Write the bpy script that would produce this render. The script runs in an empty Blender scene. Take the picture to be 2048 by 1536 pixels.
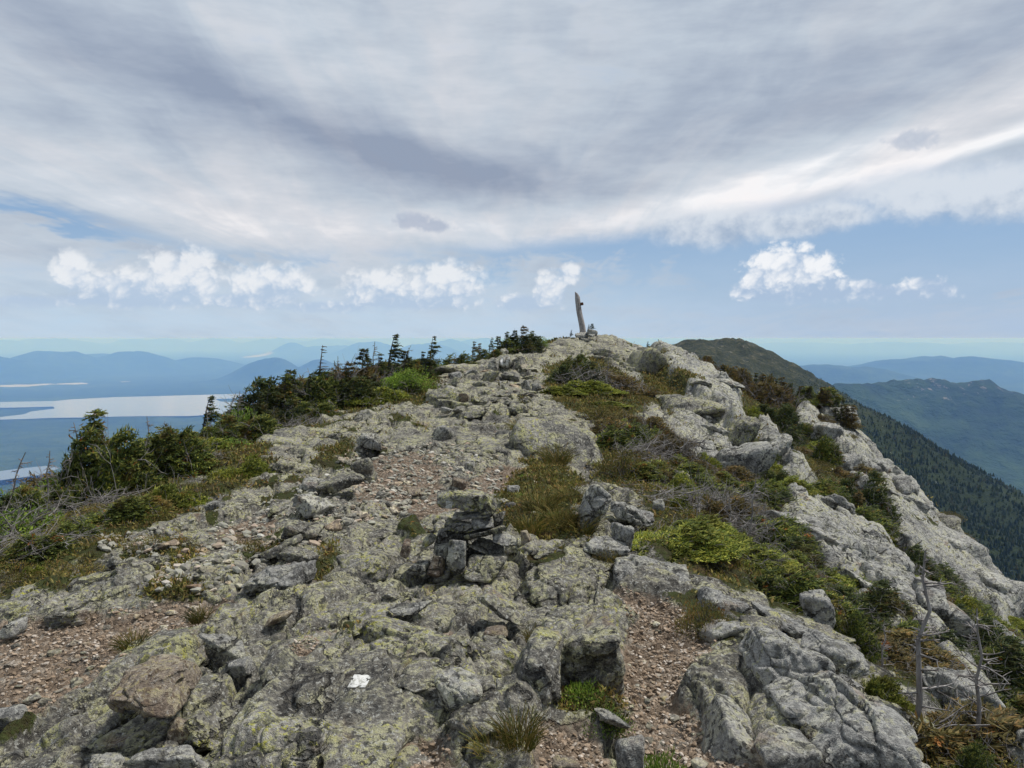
import bpy, math, random
import numpy as np
R = math.radians
scene = bpy.context.scene
col = scene.collection

# ------------------------------------------------------------------ camera
FPX = 1539.0                      # focal length in pixels of the 2048 wide photograph
EYE_ROW = 676.0                   # row of the photograph at eye level
PITCH = math.atan((768.0 - EYE_ROW) / FPX)    # camera tips a little below eye level
EYE = 1.70
cam_d = bpy.data.cameras.new('camera')
cam_d.sensor_fit = 'HORIZONTAL'; cam_d.sensor_width = 36.0
cam_d.lens = 36.0 * FPX / 2048.0
cam_d.clip_start = 0.05; cam_d.clip_end = 400000.0
cam = bpy.data.objects.new('camera', cam_d); col.objects.link(cam)
cam.location = (0, 0, EYE); cam.rotation_euler = (R(90) - PITCH, 0, 0)
scene.camera = cam

# ------------------------------------------------------------------ light
SUN_AZ, SUN_EL = R(72), R(60)     # azimuth from +Y towards +X
sun_d = bpy.data.lights.new('sun', 'SUN'); sun_d.energy = 3.7; sun_d.angle = R(8.0); sun_d.color = (1.0, 0.955, 0.89)
sun = bpy.data.objects.new('sun', sun_d); col.objects.link(sun)
sun.rotation_euler = (R(90) - SUN_EL, 0, math.pi - SUN_AZ)
sun.location = (0, 0, 60)

scene.view_settings.view_transform = 'Standard'
scene.view_settings.look = 'None'
scene.view_settings.exposure = 0.12
scene.view_settings.gamma = 1.0
scene.view_settings.use_curve_mapping = False
scene.render.engine = 'CYCLES'
cy = scene.cycles
cy.use_denoising = True
cy.max_bounces = 8; cy.diffuse_bounces = 3; cy.glossy_bounces = 2; cy.transmission_bounces = 2
cy.volume_bounces = 6; cy.transparent_max_bounces = 4
cy.caustics_reflective = False; cy.caustics_refractive = False

# ------------------------------------------------------------------ node expression helper
class X:
    """a float socket (or number) with arithmetic that adds Math nodes"""
    tree = None
    def __init__(s, v): s.v = v
    def __add__(s, o): return mth('ADD', s, o)
    __radd__ = __add__
    def __sub__(s, o): return mth('SUBTRACT', s, o)
    def __rsub__(s, o): return mth('SUBTRACT', o, s)
    def __mul__(s, o): return mth('MULTIPLY', s, o)
    __rmul__ = __mul__
    def __truediv__(s, o): return mth('DIVIDE', s, o)
    def __rtruediv__(s, o): return mth('DIVIDE', o, s)
    def __pow__(s, o): return mth('POWER', s, o)

def put(inp, v):
    if isinstance(v, X): v = v.v
    if isinstance(v, bpy.types.NodeSocket): X.tree.links.new(v, inp)
    else: inp.default_value = v

def mth(op, a, b=None, c=None, clamp=False):
    n = X.tree.nodes.new('ShaderNodeMath'); n.operation = op; n.use_clamp = clamp
    put(n.inputs[0], a)
    if b is not None: put(n.inputs[1], b)
    if c is not None: put(n.inputs[2], c)
    return X(n.outputs[0])

def sstep(a, lo, hi):
    n = X.tree.nodes.new('ShaderNodeMapRange'); n.interpolation_type = 'SMOOTHSTEP'; n.clamp = True
    put(n.inputs[0], a); put(n.inputs[1], lo); put(n.inputs[2], hi)
    return X(n.outputs[0])

def lstep(a, lo, hi):
    n = X.tree.nodes.new('ShaderNodeMapRange'); n.clamp = True
    put(n.inputs[0], a); put(n.inputs[1], lo); put(n.inputs[2], hi)
    return X(n.outputs[0])

def vec(x, y, z=0.0):
    n = X.tree.nodes.new('ShaderNodeCombineXYZ')
    put(n.inputs[0], x); put(n.inputs[1], y); put(n.inputs[2], z)
    return n.outputs[0]

def vmul(v, s):
    n = X.tree.nodes.new('ShaderNodeVectorMath'); n.operation = 'MULTIPLY'
    put(n.inputs[0], v); put(n.inputs[1], s)
    return n.outputs[0]

def noise(v, scale=5.0, detail=4.0, rough=0.55, dist=0.0, lac=2.0, dim='3D'):
    n = X.tree.nodes.new('ShaderNodeTexNoise'); n.noise_dimensions = dim
    put(n.inputs['Vector'], v); n.inputs['Scale'].default_value = scale
    n.inputs['Detail'].default_value = detail; n.inputs['Roughness'].default_value = rough
    n.inputs['Distortion'].default_value = dist; n.inputs['Lacunarity'].default_value = lac
    return X(n.outputs['Fac'])

def voro(v, scale=5.0, feature='F1', rand=1.0, out='Distance'):
    n = X.tree.nodes.new('ShaderNodeTexVoronoi'); n.feature = feature
    put(n.inputs['Vector'], v); n.inputs['Scale'].default_value = scale
    n.inputs['Randomness'].default_value = rand
    return n.outputs[out]

def mixc(f, a, b, mode='MIX'):
    n = X.tree.nodes.new('ShaderNodeMix'); n.data_type = 'RGBA'; n.blend_type = mode; n.clamp_factor = True
    put(n.inputs[0], f)
    for k, c in ((6, a), (7, b)):
        if isinstance(c, tuple): n.inputs[k].default_value = (c[0], c[1], c[2], 1.0)
        else: put(n.inputs[k], c)
    return n.outputs[2]

def ramp(f, stops, interp='LINEAR'):
    n = X.tree.nodes.new('ShaderNodeValToRGB'); put(n.inputs[0], f)
    cr = n.color_ramp; cr.interpolation = interp
    while len(cr.elements) < len(stops): cr.elements.new(0.5)
    for e, (p, c) in zip(cr.elements, stops):
        e.position = p; e.color = (c[0], c[1], c[2], 1.0)
    return n.outputs[0]

# ------------------------------------------------------------------ sky
world = bpy.data.worlds.new('World'); scene.world = world; world.use_nodes = True
wt = world.node_tree; wt.nodes.clear(); X.tree = wt

def sky_dir(px, py):
    """azimuth and elevation of a place in the sky"""
    f = (px - 1024.0) / FPX
    return math.atan(f), math.atan((EYE_ROW - py) / FPX * math.cos(math.atan(f)))

def build_sky():
    st = wt.nodes.new('ShaderNodeTexSky'); st.sky_type = 'NISHITA'; st.sun_disc = False
    st.sun_elevation = SUN_EL; st.sun_rotation = SUN_AZ
    st.altitude = 1200; st.air_density = 1.0; st.dust_density = 1.5; st.ozone_density = 1.0
    tc = wt.nodes.new('ShaderNodeTexCoord')
    sp = wt.nodes.new('ShaderNodeSeparateXYZ'); wt.links.new(tc.outputs['Generated'], sp.inputs[0])
    x, y, z = X(sp.outputs[0]), X(sp.outputs[1]), X(sp.outputs[2])
    A = mth('ARCTAN2', x, y); E = mth('ARCSINE', z)
    zc = mth('MAXIMUM', z, 0.0) + 0.11
    qx, qy = x / zc, y / zc
    AE = vec(A, E)
    # clear blue air behind the clouds (physical sky at strength 0.1, drawn to a hazy blue)
    blue = mixc(1.0, st.outputs[0], (0.1, 0.1, 0.1), 'MULTIPLY')
    blue = mixc(0.75, blue, (0.235, 0.38, 0.595))
    # high veil of stratus, its streaks running away from the viewer
    s1 = noise(vec(qx * 1.05 + 1.0, qy * 0.34 + 3.0), 1.0, 4, 0.55, 0.5, dim='2D')
    s2 = noise(vec(qx * 3.1 + s1 * 2.0 + 7.0, qy * 0.8), 1.0, 4, 0.6, 0.3, dim='2D')
    fine = noise(vec(A * 9.0, E * 36.0), 1.0, 4, 0.62, 0.0, dim='2D')
    def blob(v, px, py, wx, wy, rot=0.0, p=1.0, k=2.3):
        a0, e0 = sky_dir(px, py)
        m = wt.nodes.new('ShaderNodeMapping'); m.vector_type = 'TEXTURE'
        put(m.inputs[0], v)
        m.inputs['Location'].default_value = (a0, e0, 0)
        m.inputs['Rotation'].default_value = (0, 0, R(rot))
        m.inputs['Scale'].default_value = (k * wx / FPX, k * wy / FPX, 1)
        g = wt.nodes.new('ShaderNodeTexGradient'); g.gradient_type = 'QUADRATIC_SPHERE' if k > 2 else 'SPHERICAL'
        wt.links.new(m.outputs[0], g.inputs[0])
        return X(g.outputs['Fac']) * p if p != 1.0 else X(g.outputs['Fac'])
    def total(v, lst):
        t = None
        for b in lst:
            w = blob(v, *b); t = w if t is None else t + w
        return t
    tone = mth('MULTIPLY_ADD', s1, 0.52, mth('MULTIPLY_ADD', s2, 0.48, mth('MULTIPLY_ADD', fine, 0.46, -0.23)))
    # the broad shapes of this sky: a dark roll, its lighter edges, the bright gap to the right
    AEw = vec(A, mth('MULTIPLY_ADD', s1, 0.06, E - 0.03))
    dark = total(AEw, [(520, 228, 520, 50, -14.5, 0.34), (800, 305, 260, 34, -11, 0.30), (130, 120, 380, 90, -14, 0.12), (1010, 372, 300, 44, -4, 0.18),
                       (1480, 250, 500, 90, 9, 0.16), (1960, 120, 420, 110, 16, 0.12), (1650, 340, 360, 18, 11, 0.16), (1960, 322, 260, 12, 7, 0.20)])
    lite = total(AEw, [(1640, 322, 400, 30, 14, 0.50), (1960, 288, 330, 22, 9, 0.55), (1450, 395, 420, 40, 6, 0.36),
                       (560, 440, 640, 52, -2, 0.26), (100, 350, 300, 46, -2, 0.12), (620, 95, 420, 70, -10, 0.12)])
    tone = tone + lite - dark
    veil = ramp(tone, [(0.0, (0.27, 0.325, 0.43)), (0.28, (0.375, 0.435, 0.53)), (0.52, (0.485, 0.55, 0.63)),
                       (0.75, (0.60, 0.65, 0.715)), (1.0, (0.83, 0.85, 0.88))])
    warm = sstep(s1 * 0.6 + s2 * 0.4, 0.40, 0.62)
    veil = mixc(warm * 0.6, veil, mixc(1.0, veil, (1.07, 0.985, 0.945), 'MULTIPLY'))
    # where the veil opens
    AEg = vec(A, mth('MULTIPLY_ADD', fine, 0.05, mth('MULTIPLY_ADD', s2, 0.05, E - 0.05)))
    gap = total(AEg, [(1800, 505, 560, 96, 6, 1.25), (2060, 500, 300, 110, 0, 0.6), (70, 430, 240, 26, -8, 0.8), (1230, 508, 460, 30, 2, 0.45), (560, 515, 620, 24, 3, 0.3)])
    cover = 1.0 - sstep(gap + mth('MULTIPLY_ADD', s2, 0.7, mth('MULTIPLY_ADD', fine, 0.7, -0.70)), 0.16, 0.66) * 0.95
    c = mixc(cover, blue, veil)
    # pale band above the horizon
    hz = (1.0 - sstep(E, 0.008, 0.135)) * mth('MULTIPLY_ADD', fine, 0.9, 0.42)
    pale = mixc(sstep(A, -0.1, 0.5), (0.47, 0.60, 0.735), (0.40, 0.51, 0.665))
    c = mixc(hz * 0.88, c, pale)
    # cumulus
    n1 = noise(vec(A, E * 1.18), 30.0, 5, 0.58, 0.0, dim='2D')
    vb = wt.nodes.new('ShaderNodeTexVoronoi'); vb.feature = 'SMOOTH_F1'; vb.voronoi_dimensions = '2D'; vb.normalize = True; vb.inputs['Scale'].default_value = 58.0
    vb.inputs['Detail'].default_value = 2.0; vb.inputs['Roughness'].default_value = 0.55; vb.inputs['Smoothness'].default_value = 0.35
    put(vb.inputs['Vector'], vec(mth('MULTIPLY_ADD', n1, 0.025, A), mth('MULTIPLY_ADD', n1, 0.02, E * 1.12)))
    bil = X(vb.outputs['Distance'])
    def puffs(lst, c, white, grey, amp, soft, opac, lo, hi, sb=-1.7):
        D = None
        for px, py, rx, ry in lst:
            d = blob(AE, px, py, rx, ry, 0, 1.0, 1.9)
            D = d if D is None else mth('SMOOTH_MAX', D, d, 0.12)
        # heaped tops, flat bases: cut low edges harder
        val = mth('MULTIPLY_ADD', D, 1.9, mth('MULTIPLY_ADD', n1, 1.05 * amp, mth('MULTIPLY_ADD', bil, -1.15 * amp, -0.90)))
        al = sstep(val, 0.0, soft) * sstep(D, 0.10, 0.42) * opac
        if lo > 600: al = al * sstep(mth('MULTIPLY_ADD', n1, 0.012, E - 0.006), sky_dir(1024, lo + 6)[1], sky_dir(1024, lo - 16)[1])
        li = mth('MULTIPLY_ADD', sstep(E, sky_dir(1024, lo)[1], sky_dir(1024, hi)[1]), 0.75, mth('MULTIPLY_ADD', bil, sb, mth('MULTIPLY_ADD', n1, 1.3, -0.06)))
        li = li - sstep(val, 0.35, 1.1) * 0.10
        return mixc(al, c, mixc(sstep(li, 0.05, 0.95), grey, white))
    c = puffs([(1420, 456, 160, 50), (1560, 452, 140, 34), (1660, 432, 100, 34), (1850, 392, 180, 56), (2000, 384, 170, 66)],
              c, (0.64, 0.69, 0.755), (0.32, 0.41, 0.545), 0.30, 0.7, 0.92, 490, 400, -0.5)
    c = puffs([(60, 606, 60, 16), (150, 548, 36, 40), (260, 580, 100, 40), (370, 555, 80, 58), (260, 602, 150, 16),
               (540, 572, 90, 46), (500, 602, 90, 18), (660, 616, 110, 14), (760, 582, 84, 48), (890, 570, 92, 50),
               (820, 606, 150, 18), (1050, 608, 66, 24), (1100, 578, 40, 42), (1140, 550, 22, 24)],
              c, (0.79, 0.81, 0.84), (0.42, 0.53, 0.68), 0.68, 0.55, 0.84, 630, 545)
    c = puffs([(1575, 552, 86, 58), (1540, 578, 66, 32), (1640, 580, 66, 32), (1725, 580, 40, 18), (1800, 592, 84, 22), (1850, 586, 46, 30)],
              c, (0.84, 0.855, 0.88), (0.38, 0.49, 0.65), 0.58, 0.34, 0.95, 612, 530)
    c = puffs([(832, 446, 44, 17), (872, 454, 40, 12), (1806, 288, 44, 17)], c, (0.44, 0.50, 0.60), (0.35, 0.41, 0.53), 1.1, 0.7, 0.7, 470, 300)
    c = mixc(1.0 - sstep(E, -0.0006, 0.0), c, (0.10, 0.20, 0.34))     # hazy land below the horizon
    bg = wt.nodes.new('ShaderNodeBackground'); wt.links.new(c, bg.inputs[0]); bg.inputs[1].default_value = 1.0
    out = wt.nodes.new('ShaderNodeOutputWorld'); wt.links.new(bg.outputs[0], out.inputs[0])
    world.cycles.sampling_method = 'MANUAL'; world.cycles.sample_map_resolution = 512
build_sky()

# ------------------------------------------------------------------ numpy noise
def _h(ix, iy, iz, seed):
    with np.errstate(over='ignore'):
        h = (ix.astype(np.int64).astype(np.uint32) * np.uint32(374761393)) ^ (iy.astype(np.int64).astype(np.uint32) * np.uint32(668265263))
        h = h ^ (iz.astype(np.int64).astype(np.uint32) * np.uint32(2147483647)) ^ np.uint32((seed * 2654435761) & 0xffffffff)
        h = (h ^ (h >> np.uint32(13))) * np.uint32(1274126177)
        h = (h ^ (h >> np.uint32(16))) * np.uint32(2246822519)
        h = h ^ (h >> np.uint32(15))
    return h.astype(np.float32) / np.float32(4294967295.0)

def vnoise2(x, y, seed=0):
    """gradient noise in the plane, about -1..1"""
    ix, iy = np.floor(x), np.floor(y)
    fx, fy = (x - ix).astype(np.float32), (y - iy).astype(np.float32)
    ux, uy = fx * fx * fx * (fx * (fx * 6 - 15) + 10), fy * fy * fy * (fy * (fy * 6 - 15) + 10)
    z0 = np.zeros_like(ix)
    def g(dx, dy):
        a = _h(ix + dx, iy + dy, z0, seed) * np.float32(2 * np.pi)
        return np.cos(a) * (fx - dx) + np.sin(a) * (fy - dy)
    a, b, c, d = g(0, 0), g(1, 0), g(0, 1), g(1, 1)
    return ((a + (b - a) * ux) * (1 - uy) + (c + (d - c) * ux) * uy) * 1.5

def fbm2(x, y, oct=4, seed=0, gain=0.5):
    s, a, f = 0, 1.0, 1.0
    for k in range(oct):
        s = s + a * vnoise2(x * f + 13.7 * k, y * f - 7.1 * k, seed + k); a *= gain; f *= 2.03
    return s

def vnoise3(p, seed=0):
    i = np.floor(p); f = (p - i).astype(np.float32)
    u = f * f * (3 - 2 * f)
    ix, iy, iz = i[:, 0], i[:, 1], i[:, 2]
    r = 0
    for dx in (0, 1):
        for dy in (0, 1):
            for dz in (0, 1):
                w = (u[:, 0] if dx else 1 - u[:, 0]) * (u[:, 1] if dy else 1 - u[:, 1]) * (u[:, 2] if dz else 1 - u[:, 2])
                r = r + w * _h(ix + dx, iy + dy, iz + dz, seed)
    return r * 2 - 1

def fbm3(p, oct=4, seed=0, gain=0.5):
    s, a, f = 0, 1.0, 1.0
    for k in range(oct):
        s = s + a * vnoise3(p * f + 5.3 * k, seed + k); a *= gain; f *= 2.07
    return s

def worley2(x, y, seed=0):
    """F1, F2, a random value per cell and the offset from the cell's seed point"""
    ix, iy = np.floor(x), np.floor(y)
    z0 = np.zeros_like(ix)
    f1 = np.full(x.shape, 9.0, np.float32); f2 = f1.copy()
    cid = np.zeros(x.shape, np.float32); ox = cid.copy(); oy = cid.copy(); c2 = cid.copy(); c3 = cid.copy()
    for dx in (-1, 0, 1):
        for dy in (-1, 0, 1):
            cx, cy_ = ix + dx, iy + dy
            px = cx + _h(cx, cy_, z0, seed); py = cy_ + _h(cx, cy_, z0 + 1, seed)
            ax, ay = (x - px).astype(np.float32), (y - py).astype(np.float32)
            d = np.sqrt(ax * ax + ay * ay)
            n = d < f1
            f2 = np.where(n, f1, np.minimum(f2, d))
            f1 = np.where(n, d, f1)
            ox = np.where(n, ax, ox); oy = np.where(n, ay, oy)
            cid = np.where(n, _h(cx, cy_, z0 + 2, seed), cid)
            c2 = np.where(n, _h(cx, cy_, z0 + 3, seed), c2); c3 = np.where(n, _h(cx, cy_, z0 + 4, seed), c3)
    return f1, f2, cid, ox * (c2 - 0.5) * 2 + oy * (c3 - 0.5) * 2

def worley3(p, seed=0):
    i = np.floor(p); f1 = np.full(len(p), 9.0); f2 = f1.copy(); cid = np.zeros(len(p)); tl = np.zeros(len(p))
    for dx in (-1, 0, 1):
        for dy in (-1, 0, 1):
            for dz in (-1, 0, 1):
                c = i + np.array([dx, dy, dz]); h = [_h(c[:, 0], c[:, 1], c[:, 2], seed + k) for k in range(4)]
                d3 = p - (c + np.stack(h[:3], 1)); d = np.sqrt((d3 * d3).sum(1)); n = d < f1
                f2 = np.where(n, f1, np.minimum(f2, d)); f1 = np.where(n, d, f1); cid = np.where(n, h[3], cid)
                tl = np.where(n, d3[:, 0] * (h[0] - .5) + d3[:, 1] * (h[1] - .5) + d3[:, 2] * (h[2] - .5), tl)
    return f1, f2, cid, tl

def ss(a, lo, hi):
    t = np.clip((a - lo) / (hi - lo), 0, 1)
    return t * t * (3 - 2 * t)

# ------------------------------------------------------------------ meshes and objects
def mk_mesh(name, V, F, smooth=True, mats=(), attr=None):
    """V (n,3), F (m,k) with one k, or a list of such arrays"""
    V = np.asarray(V, np.float32); Fs = F if isinstance(F, list) else [F]
    Fs = [np.asarray(f, np.int32) for f in Fs if len(f)]
    me = bpy.data.meshes.new(name)
    me.vertices.add(len(V)); me.vertices.foreach_set('co', V.ravel())
    idx = np.concatenate([f.ravel() for f in Fs])
    tot = np.concatenate([np.full(len(f), f.shape[1], np.int32) for f in Fs])
    start = np.concatenate([[0], np.cumsum(tot)[:-1]]).astype(np.int32)
    me.loops.add(len(idx)); me.loops.foreach_set('vertex_index', idx)
    me.polygons.add(len(tot)); me.polygons.foreach_set('loop_start', start)
    me.update(calc_edges=True)
    me.polygons.foreach_set('use_smooth', np.full(len(tot), smooth))
    for m in mats: me.materials.append(m)
    for k, a in (attr or {}).items():
        at = me.attributes.new(k, 'FLOAT', 'POINT'); at.data.foreach_set('value', np.asarray(a, np.float32))
    me.validate()
    return me

def obj(name, me, parent=None, loc=(0, 0, 0), rot=(0, 0, 0), scale=(1, 1, 1), **tags):
    o = bpy.data.objects.new(name, me); col.objects.link(o)
    o.location = loc; o.rotation_euler = rot; o.scale = scale
    if parent is not None: o.parent = parent
    for k, v in tags.items():
        if v is not None: o[k] = v
    return o

def copy_tree(src, **tags):
    c = src.copy(); col.objects.link(c)
    for ch in src.children:
        d = ch.copy(); col.objects.link(d); d.parent = c
    for k, v in tags.items():
        if v is not None: c[k] = v
    return c

def tube(P, rad, n=5):
    """tapered tube along a polyline; returns vertices and quads"""
    P = np.asarray(P, float); rad = np.asarray(rad, float)
    T = np.gradient(P, axis=0); T /= np.linalg.norm(T, axis=1)[:, None] + 1e-9
    up = np.array([0.31, 0.17, 0.93]) if abs(T[0][2]) < 0.9 else np.array([1.0, 0.1, 0.0])
    A = np.cross(T, up); A /= np.linalg.norm(A, axis=1)[:, None] + 1e-9
    B = np.cross(T, A)
    a = np.arange(n) / n * 2 * np.pi
    V = P[:, None, :] + rad[:, None, None] * (A[:, None, :] * np.cos(a)[None, :, None] + B[:, None, :] * np.sin(a)[None, :, None])
    m = len(P); i = np.arange(m - 1)[:, None] * n; j = np.arange(n)[None, :]; k = (j + 1) % n
    F = np.stack([i + j, i + k, i + n + k, i + n + j], -1).reshape(-1, 4)
    return V.reshape(-1, 3), F

class Geo:
    """collects vertex and quad blocks"""
    def __init__(s): s.V = []; s.F = []; s.n = 0
    def add(s, V, F):
        s.V.append(V); s.F.append(np.asarray(F) + s.n); s.n += len(V)
    def mesh(s, name, mat, smooth=True):
        return mk_mesh(name, np.concatenate(s.V), np.concatenate(s.F), smooth, [mat])

# ------------------------------------------------------------------ pixels and rays
def ray(px, py):
    """direction of the ray through a place in the photograph, scaled to y = 1"""
    u, v = (np.asarray(px, float) - 1024) / FPX, (768 - np.asarray(py, float)) / FPX
    c, s = math.cos(PITCH), math.sin(PITCH)
    y = c + v * s; z = -s + v * c
    return u / y, z / y
def at(px, py, t):
    a, b = ray(px, py)
    return np.array([a * t, t, EYE + b * t])
def atz(px, py, z):
    a, b = ray(px, py)
    return at(px, py, (z - EYE) / b)
def to_px(P):
    P = np.atleast_2d(P); c, s = math.cos(PITCH), math.sin(PITCH)
    x, y, z = P[:, 0], P[:, 1], P[:, 2] - EYE
    d = y * c - z * s; v = y * s + z * c
    return 1024 + FPX * x / d, 768 - FPX * v / d, d

# ------------------------------------------------------------------ materials
def new_mat(name):
    m = bpy.data.materials.new(name); m.use_nodes = True
    t = m.node_tree; t.nodes.clear(); X.tree = t
    return m
def finish(m, color, rough=0.9, height=None, strength=0.5, dist=0.02, spec=0.25, transl=None, extra=None):
    t = m.node_tree
    b = t.nodes.new('ShaderNodeBsdfPrincipled')
    if isinstance(color, tuple): b.inputs['Base Color'].default_value = (*color, 1)
    else: put(b.inputs['Base Color'], color)
    put(b.inputs['Roughness'], rough); b.inputs['Specular IOR Level'].default_value = spec
    if height is not None:
        bp = t.nodes.new('ShaderNodeBump'); bp.inputs['Strength'].default_value = strength; bp.inputs['Distance'].default_value = dist
        put(bp.inputs['Height'], height); t.links.new(bp.outputs[0], b.inputs['Normal'])
    sh = b.outputs[0]
    if transl:
        tr = t.nodes.new('ShaderNodeBsdfTranslucent')
        if isinstance(color, tuple): tr.inputs[0].default_value = (*color, 1)
        else: put(tr.inputs[0], color)
        mx = t.nodes.new('ShaderNodeMixShader'); mx.inputs[0].default_value = transl
        t.links.new(sh, mx.inputs[1]); t.links.new(tr.outputs[0], mx.inputs[2]); sh = mx.outputs[0]
    o = t.nodes.new('ShaderNodeOutputMaterial'); t.links.new(sh, o.inputs[0])
    return m
def position():
    g = X.tree.nodes.new('ShaderNodeNewGeometry'); return g.outputs['Position']
def attr(name):
    a = X.tree.nodes.new('ShaderNodeAttribute'); a.attribute_name = name; return X(a.outputs['Fac'])
def island():
    g = X.tree.nodes.new('ShaderNodeNewGeometry'); return X(g.outputs['Random Per Island'])
def obj_random():
    g = X.tree.nodes.new('ShaderNodeObjectInfo'); return X(g.outputs['Random'])
def obj_coord():
    g = X.tree.nodes.new('ShaderNodeTexCoord'); return g.outputs['Object']

def rock_color(p, lichen=1.0, pale=0.0, rust=0.0, seed=0.0):
    """weathered schist: grey to buff stone, crusts of pale and yellow-green lichen, black crust, rust"""
    off = X.tree.nodes.new('ShaderNodeVectorMath'); off.operation = 'ADD'; put(off.inputs[0], p); off.inputs[1].default_value = (seed, seed * 1.7, -seed)
    p = off.outputs[0]
    big = noise(p, 1.3, 3, 0.55)
    mid = noise(p, 6.5, 4, 0.62)
    sml = noise(p, 34.0, 4, 0.70)
    tin = noise(p, 120.0, 3, 0.7)
    # foliation streaks along the ridge
    fol = noise(vmul(p, (11.0, 4.0, 16.0)), 1.0, 3, 0.6, 0.6)
    f = big * 0.30 + mid * 0.35 + sml * 0.35
    c = ramp(f, [(0.40, (0.06, 0.057, 0.052)), (0.465, (0.19, 0.18, 0.155)), (0.53, (0.34, 0.32, 0.27)), (0.61, (0.56, 0.535, 0.46))])
    c = mixc(sstep(fol, 0.58, 0.70) * 0.45, c, (0.10, 0.10, 0.095))
    pl = ramp(f, [(0.39, (0.095, 0.095, 0.094)), (0.45, (0.28, 0.28, 0.27)), (0.52, (0.46, 0.455, 0.435)), (0.60, (0.66, 0.65, 0.62))])
    c = mixc(pale, c, pl)
    # yellow-green map lichen, patchy at two sizes
    patch = sstep(big * 0.5 + mid * 0.5, 0.40, 0.56)
    l1 = sstep(mid * 0.5 + sml * 0.5, 0.49, 0.53) * patch
    c = mixc(l1 * (0.62 * lichen), c, ramp(sml, [(0.35, (0.27, 0.265, 0.115)), (0.65, (0.48, 0.47, 0.25))]))
    n3 = noise(p, 17.0, 4, 0.66)
    c = mixc(sstep(n3, 0.575, 0.61) * (0.72 * lichen) * sstep(big, 0.42, 0.6), c, (0.44, 0.43, 0.085))
    # pale crust and black crust specks
    n4 = noise(p, 46.0, 3, 0.62, 0.5)
    c = mixc(sstep(n4, 0.58, 0.61) * 0.7, c, (0.50, 0.50, 0.46))
    n5 = noise(p, 27.0, 4, 0.7, 0.4)
    c = mixc(sstep(n5, 0.53, 0.57) * sstep(mid, 0.40, 0.56) * 0.85, c, (0.045, 0.045, 0.045))
    n6 = noise(p, 8.5, 6, 0.74, 0.3)
    c = mixc(sstep(n6, 0.545, 0.575) * 0.62, c, (0.065, 0.065, 0.064))
    rs = sstep(noise(p, 2.6, 4, 0.6, 0.6), 0.60, 0.72)
    rc = ramp(sml, [(0.3, (0.12, 0.07, 0.04)), (0.55, (0.27, 0.155, 0.085)), (0.7, (0.38, 0.25, 0.15))])
    c = mixc(mth('MAXIMUM', rs * 0.55, rust) if isinstance(rust, X) or rust > 0 else rs * 0.40, c, rc)
    # joints: thin dark fractures
    wv = X.tree.nodes.new('ShaderNodeVectorMath'); wv.operation = 'ADD'; put(wv.inputs[0], vmul(p, (2.3, 1.1, 3.0))); put(wv.inputs[1], vec(mid * 0.9, big * 1.2, mid * 0.7))
    je = X(voro(wv.outputs[0], 1.0, 'DISTANCE_TO_EDGE'))
    jo = 1.0 - sstep(je + (sml - 0.5) * 0.03, 0.004, 0.030)
    jo = jo * sstep(noise(p, 1.9, 2, 0.5), 0.40, 0.55)
    c = mixc(jo * 0.75, c, (0.035, 0.033, 0.030))
    h = mid * 0.4 + sml * 0.50 + tin * 0.25 + fol * 0.25 - jo * 0.6
    return c, h

def make_rock(name, lichen=1.0, pale=0.0, rust=0.0, seed=0.0):
    m = new_mat(name)
    c, h = rock_color(position(), lichen, pale, rust, seed)
    return finish(m, c, 0.92, h, 1.0, 0.07, 0.18)

M = {}
M['rock'] = make_rock('lichen_rock', 1.0, 0.0)
M['rock_grey'] = make_rock('grey_rock', 0.5, 0.62, 0, 3.0)
M['rock_pale'] = make_rock('pale_rock', 0.45, 0.80, 0, 7.0)
M['rock_rust'] = make_rock('rusty_rock', 0.55, 0.0, 0.34, 11.0)
M['rock_dark'] = make_rock('dark_rock', 0.55, 0.15, 0, 17.0)
M['rock_green'] = make_rock('yellow_lichen_rock', 1.5, 0.1, 0, 23.0)

def ground_material():
    m = new_mat('ridge_ground')
    p = position()
    gr, ve, pa = attr('gravel'), attr('veg'), attr('pale')
    c, h = rock_color(p, 1.0, pa)
    # gravel: broken buff stones
    vg = X.tree.nodes.new('ShaderNodeTexVoronoi'); vg.inputs['Scale'].default_value = 24.0; put(vg.inputs['Vector'], p)
    vc = X.tree.nodes.new('ShaderNodeSeparateColor'); X.tree.links.new(vg.outputs['Color'], vc.inputs[0])
    cell = X(vc.outputs[0]); dst = X(vg.outputs['Distance'])
    gc = ramp(cell, [(0.0, (0.16, 0.12, 0.085)), (0.4, (0.29, 0.22, 0.158)), (0.75, (0.39, 0.305, 0.225)), (1.0, (0.52, 0.455, 0.37))])
    nn = noise(p, 60.0, 4, 0.7)
    gc = mixc(sstep(nn, 0.40, 0.60) * 0.4, gc, (0.16, 0.115, 0.085))
    gc = mixc(sstep(noise(p, 3.0, 3, 0.6), 0.5, 0.65) * 0.35, gc, (0.24, 0.22, 0.19))
    # low plants and humus
    n2 = noise(p, 5.0, 4, 0.65)
    n3 = noise(p, 40.0, 4, 0.7)
    vcol = ramp(n2 * 0.6 + n3 * 0.4, [(0.32, (0.030, 0.022, 0.015)), (0.44, (0.060, 0.055, 0.022)), (0.55, (0.060, 0.075, 0.024)), (0.68, (0.11, 0.115, 0.045))])
    vcol = mixc(sstep(noise(p, 2.2, 3, 0.6), 0.54, 0.66) * 0.6, vcol, (0.11, 0.065, 0.035))
    edge = (n3 - 0.5) * 0.9 + (n2 - 0.5) * 0.5
    c = mixc(sstep(gr + edge, 0.35, 0.65), c, gc)
    c = mixc(sstep(ve + edge, 0.38, 0.62), c, vcol)
    hg = dst * -1.2 + nn * 0.4
    hh = h + hg * gr + n3 * ve
    return finish(m, c, 0.94, hh, 1.0, 0.065, 0.15)
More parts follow.
